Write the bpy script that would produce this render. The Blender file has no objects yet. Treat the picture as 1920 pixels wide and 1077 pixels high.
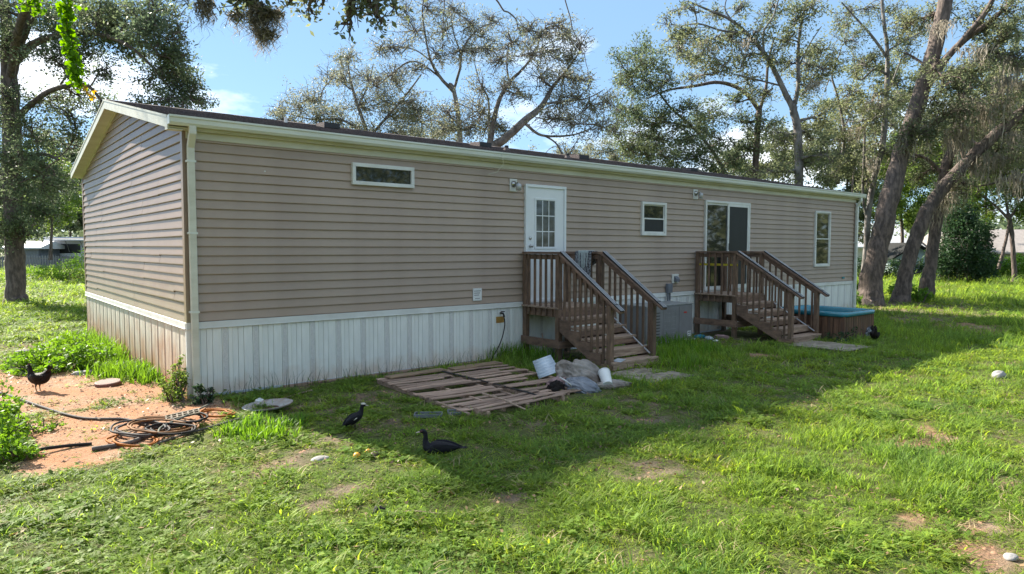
import bpy, math, random
import numpy as np
from mathutils import Vector, Matrix
scn = bpy.context.scene
R = math.radians

# ------------------------------------------------------------------ camera
CAM_F, CAM_YAW, CAM_PITCH, CAM_ROLL = 1288.1, 0.8803, 0.0567, 0.0017
CAM_POS = np.array([-2.3672, -9.3457, 1.9324])
_F = np.array([math.cos(CAM_YAW)*math.cos(CAM_PITCH), math.sin(CAM_YAW)*math.cos(CAM_PITCH), -math.sin(CAM_PITCH)])
_R0 = np.array([math.sin(CAM_YAW), -math.cos(CAM_YAW), 0.0]); _U0 = np.cross(_R0, _F)
_R = _R0*math.cos(CAM_ROLL)+_U0*math.sin(CAM_ROLL); _U = -_R0*math.sin(CAM_ROLL)+_U0*math.cos(CAM_ROLL)
cd = bpy.data.cameras.new('camera'); cam = bpy.data.objects.new('camera', cd)
scn.collection.objects.link(cam); scn.camera = cam
cd.sensor_width = 36; cd.lens = CAM_F/1920*36; cd.clip_end = 3000; cd.clip_start = .05
m = Matrix(((_R[0], _U[0], -_F[0], CAM_POS[0]), (_R[1], _U[1], -_F[1], CAM_POS[1]), (_R[2], _U[2], -_F[2], CAM_POS[2]), (0, 0, 0, 1)))
cam.matrix_world = m
# ------------------------------------------------------------------ world, sun, exposure
SUN_DIR = Vector((-0.22, 0.975, 0)).normalized()
SUN_EL = R(35.5)
world = bpy.data.worlds.new('World'); scn.world = world; world.use_nodes = True
wn = world.node_tree; wn.nodes.clear()
wo = wn.nodes.new('ShaderNodeOutputWorld'); wb = wn.nodes.new('ShaderNodeBackground'); wb.inputs[1].default_value = 0.10
sky = wn.nodes.new('ShaderNodeTexSky'); sky.sky_type = 'NISHITA'; sky.sun_disc = False
sky.sun_elevation = SUN_EL; sky.sun_rotation = math.atan2(SUN_DIR.x, SUN_DIR.y)
sky.air_density = 0.85; sky.dust_density = 0.05; sky.ozone_density = 3.0
# broken cloud over the whole sky, brightened; the unseen part adds fill light
tc = wn.nodes.new('ShaderNodeTexCoord'); sp = wn.nodes.new('ShaderNodeSeparateXYZ'); wn.links.new(tc.outputs['Generated'], sp.inputs[0])
mp = wn.nodes.new('ShaderNodeMapping'); mp.inputs['Scale'].default_value = (1, 1, 2.6); mp.inputs['Location'].default_value = (9, 22, 5.1); wn.links.new(tc.outputs['Generated'], mp.inputs[0])
cn = wn.nodes.new('ShaderNodeTexNoise'); cn.inputs['Scale'].default_value = 2.4; cn.inputs['Detail'].default_value = 7; cn.inputs['Roughness'].default_value = .55
wn.links.new(mp.outputs[0], cn.inputs[0])
cr = wn.nodes.new('ShaderNodeMapRange'); cr.inputs[1].default_value = .50; cr.inputs[2].default_value = .68; wn.links.new(cn.outputs[0], cr.inputs[0])
hz = wn.nodes.new('ShaderNodeMapRange'); hz.inputs[1].default_value = .36; hz.inputs[2].default_value = .05; hz.inputs[3].default_value = 1.0; hz.interpolation_type = 'SMOOTHSTEP'
wn.links.new(sp.outputs[2], hz.inputs[0])
mu = wn.nodes.new('ShaderNodeMath'); mu.operation = 'MULTIPLY'; wn.links.new(cr.outputs[0], mu.inputs[0]); wn.links.new(hz.outputs[0], mu.inputs[1])
mu2 = wn.nodes.new('ShaderNodeMath'); mu2.operation = 'MULTIPLY'; mu2.inputs[1].default_value = .9; wn.links.new(mu.outputs[0], mu2.inputs[0])
mx = wn.nodes.new('ShaderNodeMix'); mx.data_type = 'RGBA'; mx.inputs[7].default_value = (7.0, 6.8, 6.6, 1)
wn.links.new(mu2.outputs[0], mx.inputs[0]); hsv = wn.nodes.new('ShaderNodeHueSaturation'); hsv.inputs['Saturation'].default_value = 1.08; hsv.inputs['Hue'].default_value = .503; hsv.inputs['Value'].default_value = .70
wn.links.new(sky.outputs[0], hsv.inputs['Color'])
ev = wn.nodes.new('ShaderNodeMix'); ev.data_type = 'RGBA'; ev.inputs[0].default_value = .72; ev.inputs[7].default_value = (.98, 1.58, 2.15, 1)   # flat blue mixed in to even out the sun-side glow
wn.links.new(hsv.outputs[0], ev.inputs[6]); wn.links.new(ev.outputs[2], mx.inputs[6])
wn.links.new(mx.outputs[2], wb.inputs[0]); wn.links.new(wb.outputs[0], wo.inputs[0])
sd = bpy.data.lights.new('sun', 'SUN'); sd.energy = 3.6; sd.angle = R(.55); sd.color = (1, .93, .80)
sun = bpy.data.objects.new('sun', sd); scn.collection.objects.link(sun)
sv = Vector((SUN_DIR.x*math.cos(SUN_EL), SUN_DIR.y*math.cos(SUN_EL), math.sin(SUN_EL)))
sun.rotation_euler = sv.to_track_quat('Z', 'Y').to_euler(); sun.location = (0, 20, 20)
scn.view_settings.view_transform = 'Standard'; scn.view_settings.look = 'None'
scn.view_settings.exposure = 2.05; scn.view_settings.gamma = 1
scn.view_settings.use_curve_mapping = False

# ------------------------------------------------------------------ helpers
def at(u, v, depth):
    """surveyed point: bearing of (u,v) in the 1920 px survey picture at a forward distance"""
    d = _F+_R*((u-960)/CAM_F)-_U*((v-538.5)/CAM_F)
    return CAM_POS+d*depth
def gp(u, v, z=0.):
    d = _F+_R*((u-960)/CAM_F)-_U*((v-538.5)/CAM_F)
    return CAM_POS+d*((z-CAM_POS[2])/d[2])
def _hash(ix, iy, s):
    n = (ix*374761393+iy*668265263+s*2147483647+1013904223) & 0xffffffff
    n = ((n ^ (n >> 13))*1274126177) & 0xffffffff
    return ((n ^ (n >> 16)) & 0xffff)/65535.
def vn(x, y, s=0):
    x = np.asarray(x, float); y = np.asarray(y, float)
    ix = np.floor(x).astype(np.int64); iy = np.floor(y).astype(np.int64); fx = x-ix; fy = y-iy
    fx = fx*fx*(3-2*fx); fy = fy*fy*(3-2*fy)
    a = _hash(ix, iy, s); b = _hash(ix+1, iy, s); c = _hash(ix, iy+1, s); d = _hash(ix+1, iy+1, s)
    return (a*(1-fx)+b*fx)*(1-fy)+(c*(1-fx)+d*fx)*fy
def fbm(x, y, s=0, o=4):
    r = 0; a = .5; t = 0
    for i in range(o):
        r = r+a*vn(np.asarray(x)*2**i+i*17.3, np.asarray(y)*2**i-i*9.1, s+i); t += a; a *= .55
    return r/t

class MB:
    def __init__(s): s.v = []; s.f = []; s.n = 0
    def add(s, v, f):
        s.v += [tuple(p) for p in v]; s.f += [tuple(i+s.n for i in q) for q in f]; s.n += len(v); return s
    def box(s, x0, x1, y0, y1, z0, z1, rot=None, piv=None):
        v = [(x0, y0, z0), (x1, y0, z0), (x1, y1, z0), (x0, y1, z0), (x0, y0, z1), (x1, y0, z1), (x1, y1, z1), (x0, y1, z1)]
        if rot is not None:
            pv = Vector(piv if piv is not None else ((x0+x1)/2, (y0+y1)/2, (z0+z1)/2))
            v = [rot @ (Vector(p)-pv)+pv for p in v]
        return s.add(v, [(0, 3, 2, 1), (4, 5, 6, 7), (0, 1, 5, 4), (1, 2, 6, 5), (2, 3, 7, 6), (3, 0, 4, 7)])
    def beam(s, a, b, w, h, up=(0, 0, 1)):
        a = Vector(a); b = Vector(b); d = (b-a).normalized(); sd = d.cross(Vector(up))
        if sd.length < 1e-4: sd = d.cross(Vector((0, 1, 0)))
        sd.normalize(); u = sd.cross(d)
        v = []
        for p in (a, b):
            for i, j in ((-1, -1), (1, -1), (1, 1), (-1, 1)): v.append(p+sd*(w/2*i)+u*(h/2*j))
        return s.add(v, [(0, 3, 2, 1), (4, 5, 6, 7), (0, 1, 5, 4), (1, 2, 6, 5), (2, 3, 7, 6), (3, 0, 4, 7)])
    def tube(s, pts, rad, n=8, flat=1., cap=True, up=None):
        pts = [Vector(p) for p in pts]
        if not hasattr(rad, '__len__'): rad = [rad]*len(pts)
        v = []; f = []; pu = Vector(up) if up else None
        for i, p in enumerate(pts):
            d = (pts[min(i+1, len(pts)-1)]-pts[max(i-1, 0)])
            d = d.normalized() if d.length > 1e-9 else Vector((0, 0, 1))
            if pu is None: pu = Vector((0, 0, 1)) if abs(d.z) < .9 else Vector((0, 1, 0))
            sd = d.cross(pu)
            if sd.length < 1e-5: sd = d.orthogonal()
            sd.normalize(); u = sd.cross(d).normalized(); pu = u
            r = rad[i]; rw, rh = (r if hasattr(r, '__len__') else (r, r*flat))
            for k in range(n):
                t = 2*math.pi*k/n; v.append(p+sd*(rw*math.cos(t))+u*(rh*math.sin(t)))
        for i in range(len(pts)-1):
            for k in range(n):
                f.append((i*n+k, i*n+(k+1) % n, (i+1)*n+(k+1) % n, (i+1)*n+k))
        if cap:
            f.append(tuple(range(n-1, -1, -1))); f.append(tuple(range((len(pts)-1)*n, len(pts)*n)))
        return s.add(v, f)
    def lathe(s, prof, c=(0, 0, 0), n=20, M=None):
        v = []; f = []
        for r, z in prof:
            for k in range(n):
                t = 2*math.pi*k/n; p = Vector((r*math.cos(t), r*math.sin(t), z))
                if M is not None: p = M @ p
                v.append(p+Vector(c))
        for i in range(len(prof)-1):
            for k in range(n): f.append((i*n+k, i*n+(k+1) % n, (i+1)*n+(k+1) % n, (i+1)*n+k))
        if prof[0][0] > 1e-4: f.append(tuple(range(n-1, -1, -1)))
        if prof[-1][0] > 1e-4: f.append(tuple(range((len(prof)-1)*n, len(prof)*n)))
        return s.add(v, f)
    def prism(s, poly, axis, a, b):
        """poly: list of 2D points; axis the extrusion axis 0/1/2"""
        n = len(poly); v = []
        for t in (a, b):
            for p, q in poly:
                v.append({0: (t, p, q), 1: (p, t, q), 2: (p, q, t)}[axis])
        f = [(i, (i+1) % n, n+(i+1) % n, n+i) for i in range(n)]+[tuple(range(n-1, -1, -1)), tuple(range(n, 2*n))]
        return s.add(v, f)
    def mesh(s, name, mats, smooth=False, bevel=0):
        me = bpy.data.meshes.new(name); me.from_pydata([tuple(p) for p in s.v], [], s.f)
        for mm in (mats if isinstance(mats, (list, tuple)) else [mats]): me.materials.append(mm)
        if smooth: me.polygons.foreach_set('use_smooth', [True]*len(me.polygons))
        me.update()
        import bmesh
        bm = bmesh.new(); bm.from_mesh(me); bmesh.ops.recalc_face_normals(bm, faces=bm.faces); bm.to_mesh(me); bm.free()
        return me
def link(o, parent=None):
    scn.collection.objects.link(o)
    if parent is not None: o.parent = parent
    return o
def obj(name, mb, mat, parent=None, loc=(0, 0, 0), rot=(0, 0, 0), smooth=False, bevel=0, label=None, cat=None, group=None, kind=None):
    me = mb.mesh(name, mat, smooth) if isinstance(mb, MB) else mb
    o = bpy.data.objects.new(name, me); link(o, parent); o.location = loc; o.rotation_euler = rot
    if bevel:
        b = o.modifiers.new('bevel', 'BEVEL'); b.width = bevel; b.segments = 2; b.limit_method = 'ANGLE'; b.angle_limit = R(40)
    return tag(o, label, cat, group, kind)
def tag(o, label=None, cat=None, group=None, kind=None):
    if label: o['label'] = label
    if cat: o['category'] = cat
    if group: o['group'] = group
    if kind: o['kind'] = kind
    return o
def thing(name, label, cat, loc=(0, 0, 0), rz=0, group=None, rot=None):
    o = bpy.data.objects.new(name, None); link(o); o.location = loc; o.rotation_euler = rot if rot else (0, 0, rz); o.empty_display_size = .2
    return tag(o, label, cat, group)
def arr_mesh(name, V, F, mat, smooth=False):
    V = np.asarray(V, np.float32); F = np.asarray(F, np.int32); k = F.shape[1]
    me = bpy.data.meshes.new(name); me.vertices.add(len(V)); me.vertices.foreach_set('co', V.ravel())
    me.loops.add(F.size); me.loops.foreach_set('vertex_index', F.ravel())
    me.polygons.add(len(F)); me.polygons.foreach_set('loop_start', np.arange(0, F.size, k, dtype=np.int32))
    me.polygons.foreach_set('loop_total', np.full(len(F), k, np.int32))
    if smooth: me.polygons.foreach_set('use_smooth', np.ones(len(F), bool))
    for mm in (mat if isinstance(mat, (list, tuple)) else [mat]): me.materials.append(mm)
    me.update(); me.validate(); return me

# ------------------------------------------------------------------ materials
def _n(nt, t, **kw):
    n = nt.nodes.new(t)
    for k, v in kw.items():
        if isinstance(k, str) and hasattr(n, k): setattr(n, k, v)
    return n
def rgb(c): return (c[0], c[1], c[2], 1)
def MAT(name, c1, c2=None, rough=.7, scale=6., stretch=(1, 1, 1), detail=5, bump=.0, bscale=None, metal=0., spec=.5, lo=.35, hi=.65,
        objrand=0., stain=None, coords='Object', transl=0., island=0., coat=0.):
    ma = bpy.data.materials.new(name); ma.use_nodes = True; nt = ma.node_tree; L = nt.links
    bs = nt.nodes['Principled BSDF']; out = nt.nodes['Material Output']
    bs.inputs['Roughness'].default_value = rough; bs.inputs['Metallic'].default_value = metal
    bs.inputs['Specular IOR Level'].default_value = spec; bs.inputs['Coat Weight'].default_value = coat
    if c2 is None: c2 = tuple(x*.85 for x in c1)
    if coords == 'World': src = _n(nt, 'ShaderNodeNewGeometry').outputs['Position']
    else: src = _n(nt, 'ShaderNodeTexCoord').outputs[coords]
    mp = _n(nt, 'ShaderNodeMapping'); mp.inputs['Scale'].default_value = stretch; L.new(src, mp.inputs[0])
    no = _n(nt, 'ShaderNodeTexNoise'); no.inputs['Scale'].default_value = scale; no.inputs['Detail'].default_value = detail; no.inputs['Roughness'].default_value = .6
    L.new(mp.outputs[0], no.inputs[0])
    mr = _n(nt, 'ShaderNodeMapRange'); mr.inputs[1].default_value = lo; mr.inputs[2].default_value = hi; L.new(no.outputs[0], mr.inputs[0])
    mx = _n(nt, 'ShaderNodeMix', data_type='RGBA'); mx.inputs[6].default_value = rgb(c1); mx.inputs[7].default_value = rgb(c2); L.new(mr.outputs[0], mx.inputs[0])
    col = mx.outputs[2]
    if objrand or island:
        rn = _n(nt, 'ShaderNodeObjectInfo').outputs['Random'] if objrand else _n(nt, 'ShaderNodeNewGeometry').outputs['Random Per Island']
        a = objrand or island
        m2 = _n(nt, 'ShaderNodeMapRange'); m2.inputs[3].default_value = 1-a; m2.inputs[4].default_value = 1+a; L.new(rn, m2.inputs[0])
        hs = _n(nt, 'ShaderNodeHueSaturation'); L.new(m2.outputs[0], hs.inputs['Value']); L.new(col, hs.inputs['Color']); col = hs.outputs[0]
    if stain:  # (colour, z0, z1, amount, noise scale): dirt rising from the ground
        sc, z0, z1, am, ns = stain
        ps = _n(nt, 'ShaderNodeNewGeometry'); sx = _n(nt, 'ShaderNodeSeparateXYZ'); L.new(ps.outputs['Position'], sx.inputs[0])
        n2 = _n(nt, 'ShaderNodeTexNoise'); n2.inputs['Scale'].default_value = ns; n2.inputs['Detail'].default_value = 6; L.new(ps.outputs['Position'], n2.inputs[0])
        ad = _n(nt, 'ShaderNodeMath', operation='MULTIPLY_ADD'); ad.inputs[1].default_value = -(z1-z0)*1.6; L.new(n2.outputs[0], ad.inputs[0]); L.new(sx.outputs[2], ad.inputs[2])
        m3 = _n(nt, 'ShaderNodeMapRange'); m3.inputs[1].default_value = z0-(z1-z0)*.8; m3.inputs[2].default_value = z1-(z1-z0)*.8; m3.inputs[3].default_value = am; m3.inputs[4].default_value = 0
        L.new(ad.outputs[0], m3.inputs[0])
        x2 = _n(nt, 'ShaderNodeMix', data_type='RGBA'); x2.inputs[7].default_value = rgb(sc); L.new(m3.outputs[0], x2.inputs[0]); L.new(col, x2.inputs[6]); col = x2.outputs[2]
    L.new(col, bs.inputs['Base Color'])
    if bump:
        nb = _n(nt, 'ShaderNodeTexNoise'); nb.inputs['Scale'].default_value = bscale or scale*3; nb.inputs['Detail'].default_value = 6; L.new(mp.outputs[0], nb.inputs[0])
        bp = _n(nt, 'ShaderNodeBump'); bp.inputs['Strength'].default_value = bump; bp.inputs['Distance'].default_value = .02
        L.new(nb.outputs[0], bp.inputs['Height']); L.new(bp.outputs[0], bs.inputs['Normal'])
    if transl:
        tr = _n(nt, 'ShaderNodeBsdfTranslucent'); L.new(col, tr.inputs[0])
        hs = _n(nt, 'ShaderNodeHueSaturation'); hs.inputs['Hue'].default_value = .49; hs.inputs['Saturation'].default_value = 1.1; hs.inputs['Value'].default_value = 1.5; L.new(col, hs.inputs['Color']); L.new(hs.outputs[0], tr.inputs[0])
        ms = _n(nt, 'ShaderNodeMixShader'); ms.inputs[0].default_value = transl; L.new(bs.outputs[0], ms.inputs[1]); L.new(tr.outputs[0], ms.inputs[2]); L.new(ms.outputs[0], out.inputs[0])
    return ma
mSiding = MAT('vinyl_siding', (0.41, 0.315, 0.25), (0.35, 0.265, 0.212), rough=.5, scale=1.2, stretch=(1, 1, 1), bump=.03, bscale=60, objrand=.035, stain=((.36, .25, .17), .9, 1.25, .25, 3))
mSidingG = MAT('vinyl_siding_gable', (0.270, 0.188, 0.135), (0.228, 0.157, 0.113), rough=.38, scale=1.4, bump=.03, bscale=50, objrand=.05, stain=((.36, .33, .22), .95, 1.5, .45, 2.2))  # same siding, toned darker and warmer to offset the sunlight on the gable
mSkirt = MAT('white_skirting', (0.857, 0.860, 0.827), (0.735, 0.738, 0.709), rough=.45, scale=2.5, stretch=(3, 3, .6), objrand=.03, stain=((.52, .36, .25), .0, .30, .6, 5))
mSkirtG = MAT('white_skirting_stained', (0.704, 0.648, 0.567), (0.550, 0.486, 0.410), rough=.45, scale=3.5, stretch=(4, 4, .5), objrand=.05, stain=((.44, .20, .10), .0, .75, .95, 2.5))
mStip = MAT('stippled_strip', (0.72, 0.71, 0.69), (0.56, 0.55, 0.54), rough=.8, scale=90, detail=2, bump=.2, stain=((.42, .27, .18), .0, .3, .5, 5))
mTrim = MAT('white_trim', (.74, .74, .72), (.62, .61, .58), rough=.45, scale=2.2, stain=None)
mCream = MAT('cream_metal', (0.690, 0.673, 0.575), (0.575, 0.552, 0.448), rough=.42, scale=1.5, stretch=(1, 4, 4))
mGutter = MAT('gutter_enamel', (0.726, 0.748, 0.693), (0.627, 0.643, 0.583), rough=.35, scale=1.7, stretch=(.6, 5, 5), bump=.02)
mShingle = MAT('asphalt_shingle', (.17, .135, .13), (.085, .07, .07), rough=.95, scale=55, detail=3, bump=.5, bscale=160, objrand=.12, lo=.4, hi=.6)
mBlack = MAT('black_plastic', (.02, .02, .022), (.012, .012, .014), rough=.45)
mDark = MAT('dark_void', (.012, .012, .012), rough=.9)
mDoor = MAT('white_door_paint', (.78, .80, .82), (.73, .75, .77), rough=.35, scale=2)
mChrome = MAT('brushed_metal', (.5, .5, .5), (.4, .4, .4), rough=.3, metal=1.)
mWood = MAT('stained_wood', (0.216, 0.131, 0.083), (0.103, 0.062, 0.043), rough=.75, scale=9, stretch=(3, 3, .55), bump=.35, bscale=30, objrand=.22, stain=((.10, .09, .06), 0, .3, .5, 5))
mWoodH = MAT('stained_wood_level', (0.260, 0.162, 0.114), (0.129, 0.081, 0.060), rough=.78, scale=9, stretch=(.5, 3, 3), bump=.35, bscale=30, objrand=.22)
mWoodY = MAT('stained_wood_sloped', (0.248, 0.151, 0.103), (0.120, 0.074, 0.054), rough=.75, scale=9, stretch=(3, .6, 1.5), bump=.35, bscale=30, objrand=.15)
mTread = MAT('worn_tread_wood', (0.414, 0.297, 0.221), (0.221, 0.145, 0.103), rough=.8, scale=8, stretch=(.5, 4, 4), bump=.4, bscale=30, objrand=.12)
mGreyWood = MAT('weathered_wood', (0.476, 0.328, 0.250), (0.206, 0.127, 0.090), rough=.85, scale=7, stretch=(.45, 5, 5), bump=.5, bscale=28, objrand=.3, lo=.3, hi=.7)
mTanWood = MAT('tan_plywood', (.30, .20, .125), (.20, .13, .08), rough=.8, scale=6, stretch=(.6, 3, 3), bump=.2, objrand=.1)
mMat = MAT('muddy_board', (.33, .28, .22), (.15, .125, .085), rough=.9, scale=7, bump=.5, lo=.35, hi=.6, objrand=.1)
mAlu = MAT('rail_aluminium', (.50, .50, .52), (.36, .36, .38), rough=.4, metal=.3, scale=4)
mRubber = MAT('rail_rubber', (.02, .02, .022), rough=.6)
mACgrey = MAT('unit_grey_paint', (0.225, 0.217, 0.225), (0.181, 0.174, 0.181), rough=.5, scale=3, stain=((.13, .10, .075), 0, .25, .5, 5))
mACtop = MAT('unit_pale_grey', (.30, .31, .31), (.2, .2, .2), rough=.5, scale=9)  # paler grey on lid and coil guard
mLabel = MAT('white_sticker', (.75, .75, .75), (.7, .7, .7), rough=.5)
mRed = MAT('red_plastic', (.5, .03, .02), rough=.4)
mTeal = MAT('teal_acrylic', (0.025, 0.212, 0.281), (0.017, 0.162, 0.221), rough=.25, scale=2, coat=.3)
mTubIn = MAT('tub_interior', (.015, .10, .17), (.01, .07, .13), rough=.3)
mTubWood = MAT('cedar_cabinet', (0.195, 0.096, 0.056), (0.083, 0.046, 0.031), rough=.6, scale=5, stretch=(4, 4, .5), bump=.2, objrand=.2, stain=((.18, .12, .08), 0, .2, .5, 6))
mGreyPl = MAT('grey_plastic', (.17, .18, .21), (.12, .13, .15), rough=.5)
mYellow = MAT('yellow_tape', (0.55, 0.42, 0.02), (0.45, 0.35, 0.02), rough=.5)
mRust = MAT('rusty_stain', (.42, .26, .05), (.30, .15, .04), rough=.8)
mSack = MAT('dirty_tarp', (0.328, 0.289, 0.257), (0.133, 0.101, 0.082), rough=.42, scale=3.5, bump=.5, bscale=12, lo=.35, hi=.62)
mBlueSack = MAT('grey_plastic_sheet', (0.202, 0.218, 0.252), (0.123, 0.131, 0.157), rough=.35, scale=5, bump=.5, bscale=10)
mPink = MAT('pink_rag', (.42, .27, .26), (.25, .17, .17), rough=.8, scale=14, bump=.5)
mWhite = MAT('white_plastic', (0.720, 0.720, 0.711), (0.648, 0.648, 0.630), rough=.4)
mGalv = MAT('corrugated_sheet', (.56, .62, .68), (.42, .47, .53), rough=.4, metal=.2)
mGreyCloth = MAT('grey_cloth', (.30, .31, .33), (.06, .06, .07), rough=.9, scale=26, detail=3, bump=.3, lo=.42, hi=.56)
mPaleCloth = MAT('pale_cloth', (.45, .50, .50), (.33, .38, .38), rough=.9, scale=20, bump=.3)
mHoseTan = MAT('tan_hose', (0.235, 0.113, 0.047), (0.169, 0.077, 0.032), rough=.7, spec=.15)
mHoseGrey = MAT('grey_hose', (0.086, 0.077, 0.075), (0.051, 0.043, 0.042), rough=.7, spec=.15)
mHoseOr = MAT('orange_hose', (0.346, 0.114, 0.015), (0.263, 0.080, 0.011), rough=.7, spec=.15)
mHoseBlk = MAT('black_hose', (.035, .03, .03), (.02, .02, .02), rough=.7, spec=.15)
mHosePale = MAT('pale_hose', (0.166, 0.174, 0.142), (0.119, 0.127, 0.103), rough=.7, spec=.15)
mPipeGrey = MAT('muddy_pipe', (0.151, 0.126, 0.111), (0.096, 0.076, 0.066), rough=.8, bump=.3)
mDish = MAT('dish_metal', (0.450, 0.450, 0.465), (0.330, 0.255, 0.210), rough=.55, scale=5, metal=.2)
mRedLid = MAT('red_brown_lid', (0.182, 0.070, 0.052), (0.119, 0.049, 0.035), rough=.7)
mFeather = MAT('black_feathers', (.007, .007, .009), (.014, .013, .02), rough=.5, spec=.2, scale=14, stretch=(1, 1, 3), bump=.5, bscale=45)
mHenF = MAT('hen_feathers', (.018, .010, .008), (.006, .005, .005), rough=.6, spec=.2, scale=22, bump=.6, bscale=60)
mWhiteF = MAT('white_feathers', (.62, .58, .52), (.45, .42, .38), rough=.7, bump=.4)
mFace = MAT('red_skin', (.42, .05, .04), (.3, .03, .03), rough=.5)
mDarkFace = MAT('dark_red_skin', (.12, .03, .028), (.07, .02, .02), rough=.5)
mBill = MAT('pale_bill', (.62, .50, .45), (.45, .33, .3), rough=.4)
mLegs = MAT('dark_legs', (.10, .08, .05), rough=.6)
mOrange = MAT('orange_peel', (.75, .30, .02), (.8, .45, .04), rough=.4)
mStone = MAT('pale_stone', (0.34, 0.32, 0.31), (0.22, 0.21, 0.2), rough=.85, bump=.4)
mBark = MAT('oak_bark', (0.174, 0.131, 0.111), (0.071, 0.054, 0.047), rough=.92, scale=5, stretch=(2.2, 2.2, .7), bump=1., bscale=9, lo=.38, hi=.6)
mBarkL = MAT('oak_bark_lichen', (0.250, 0.230, 0.215), (0.085, 0.072, 0.065), rough=.9, scale=3, stretch=(1.5, 1.5, .8), bump=.9, bscale=9, lo=.36, hi=.62)
def LEAF(name, a, b, tr=.45, isl=.35): return MAT(name, a, b, rough=.5, scale=.5, detail=3, coords='World', transl=tr, island=isl, spec=.22)
mLeafOak = LEAF('oak_leaf', (0.146, 0.180, 0.096), (0.089, 0.122, 0.073))
mLeafGrey = LEAF('grey_oak_leaf', (0.235, 0.238, 0.157), (0.152, 0.169, 0.115), .4, .4)
mLeafBr = LEAF('sunny_oak_leaf', (0.154, 0.226, 0.046), (0.100, 0.162, 0.040), .5)
mLeafOlive = LEAF('olive_oak_leaf', (0.214, 0.232, 0.119), (0.123, 0.150, 0.087), .45)
mLeafDark = LEAF('dark_shrub_leaf', (0.044, 0.086, 0.034), (0.031, 0.062, 0.029), .35)
mLime = LEAF('lime_vine_leaf', (.16, .32, .02), (.11, .24, .015), .55, .2)
mYelLeaf = LEAF('yellow_vine_leaf', (.55, .36, .03), (.4, .26, .03), .5)
mMoss = LEAF('spanish_moss', (0.358, 0.312, 0.247), (0.214, 0.197, 0.158), .35, .25)
mGrassA = MAT('grass_blade', (0.216, 0.310, 0.050), (0.138, 0.230, 0.050), rough=.6, scale=.55, coords='World', transl=.55, objrand=.42, spec=.2)
mGrassB = MAT('broad_grass_blade', (0.288, 0.356, 0.050), (0.180, 0.276, 0.050), rough=.55, scale=.8, coords='World', transl=.55, objrand=.42, spec=.25)
mStraw = MAT('dry_straw', (0.414, 0.345, 0.179), (0.304, 0.235, 0.124), rough=.7, transl=.3, objrand=.3)
mWeed = LEAF('weed_leaf', (0.143, 0.260, 0.032), (0.095, 0.199, 0.029), .5, .3)
def GLASS(name, tint, rough=.03):
    ma = MAT(name, tint, rough=rough, spec=.8, coat=.25); return ma
mGlass = GLASS('window_glass', (.016, .02, .02)); mScreen = MAT('insect_screen', (.022, .023, .026), rough=.5, spec=.4)
mGlassD = GLASS('door_glass', (.05, .055, .055), .05)

# ------------------------------------------------------------------ ground
# bare patches: (u, v, radius m, stretch along x, kind) kind 1 = orange sand, 0 = brown soil
PATCH = [(90, 745, .9, 1, 1), (190, 738, .8, 1.2, 1), (290, 775, .75, 1, 1), (130, 800, .6, 1, 1), (60, 868, .16, 1, 1), (230, 825, .42, 1, 1), (130, 865, .28, 1.3, 1), (340, 785, .45, 1, 1),
         (20, 690, 1.5, 1, .8), (150, 690, .5, 1.3, .9), (30, 655, 1.3, 1, .6), (40, 850, .3, 1, 1), (0, 770, .5, 1, 1), (-120, 740, 1.6, 1, 1),
         (550, 862, .36, 1.5, .55), (625, 835, .30, 1.3, .25), (480, 865, .24, 1.4, .7), (590, 768, .34, 1.6, .6), (700, 745, .42, 1.5, .35), (640, 760, .3, 1.4, .4), (550, 808, .07, 1.4, 1), (790, 800, .2, 1.2, .3), (430, 690, .2, 2, .2),
         (1130, 838, .11, 1.8, .3), (1700, 815, .42, 1.7, .75), (1745, 832, .32, 1.6, .75), (1660, 802, .25, 1.2, .7), (1820, 1000, .34, 1.4, .75), (1880, 1045, .3, 1.3, .7), (1740, 975, .22, 1.3, .7), (1885, 908, .2, 1.6, .6), (1905, 925, .16, 1.3, .7),
         (1425, 668, .38, 1.0, .85), (1390, 640, .9, 1, 0), (1090, 665, .7, 1, 0), (1715, 598, 1.0, 2.0, .7), (1800, 616, .9, 2.0, .8), (1760, 585, 2.2, 1.5, .25), (1690, 575, 1.8, 1.5, .15),
         (250, 1000, .14, 2, .2), (560, 985, .05, 2, .3), (430, 1015, .12, 2.2, .25), (980, 935, .12, 2, .3), (330, 470, 0, 1, 1)]
PW = [(gp(u, v)[0], gp(u, v)[1], r*(1.2 if k > .95 and u < 400 else 1), sx, k) for u, v, r, sx, k in PATCH]
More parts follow.
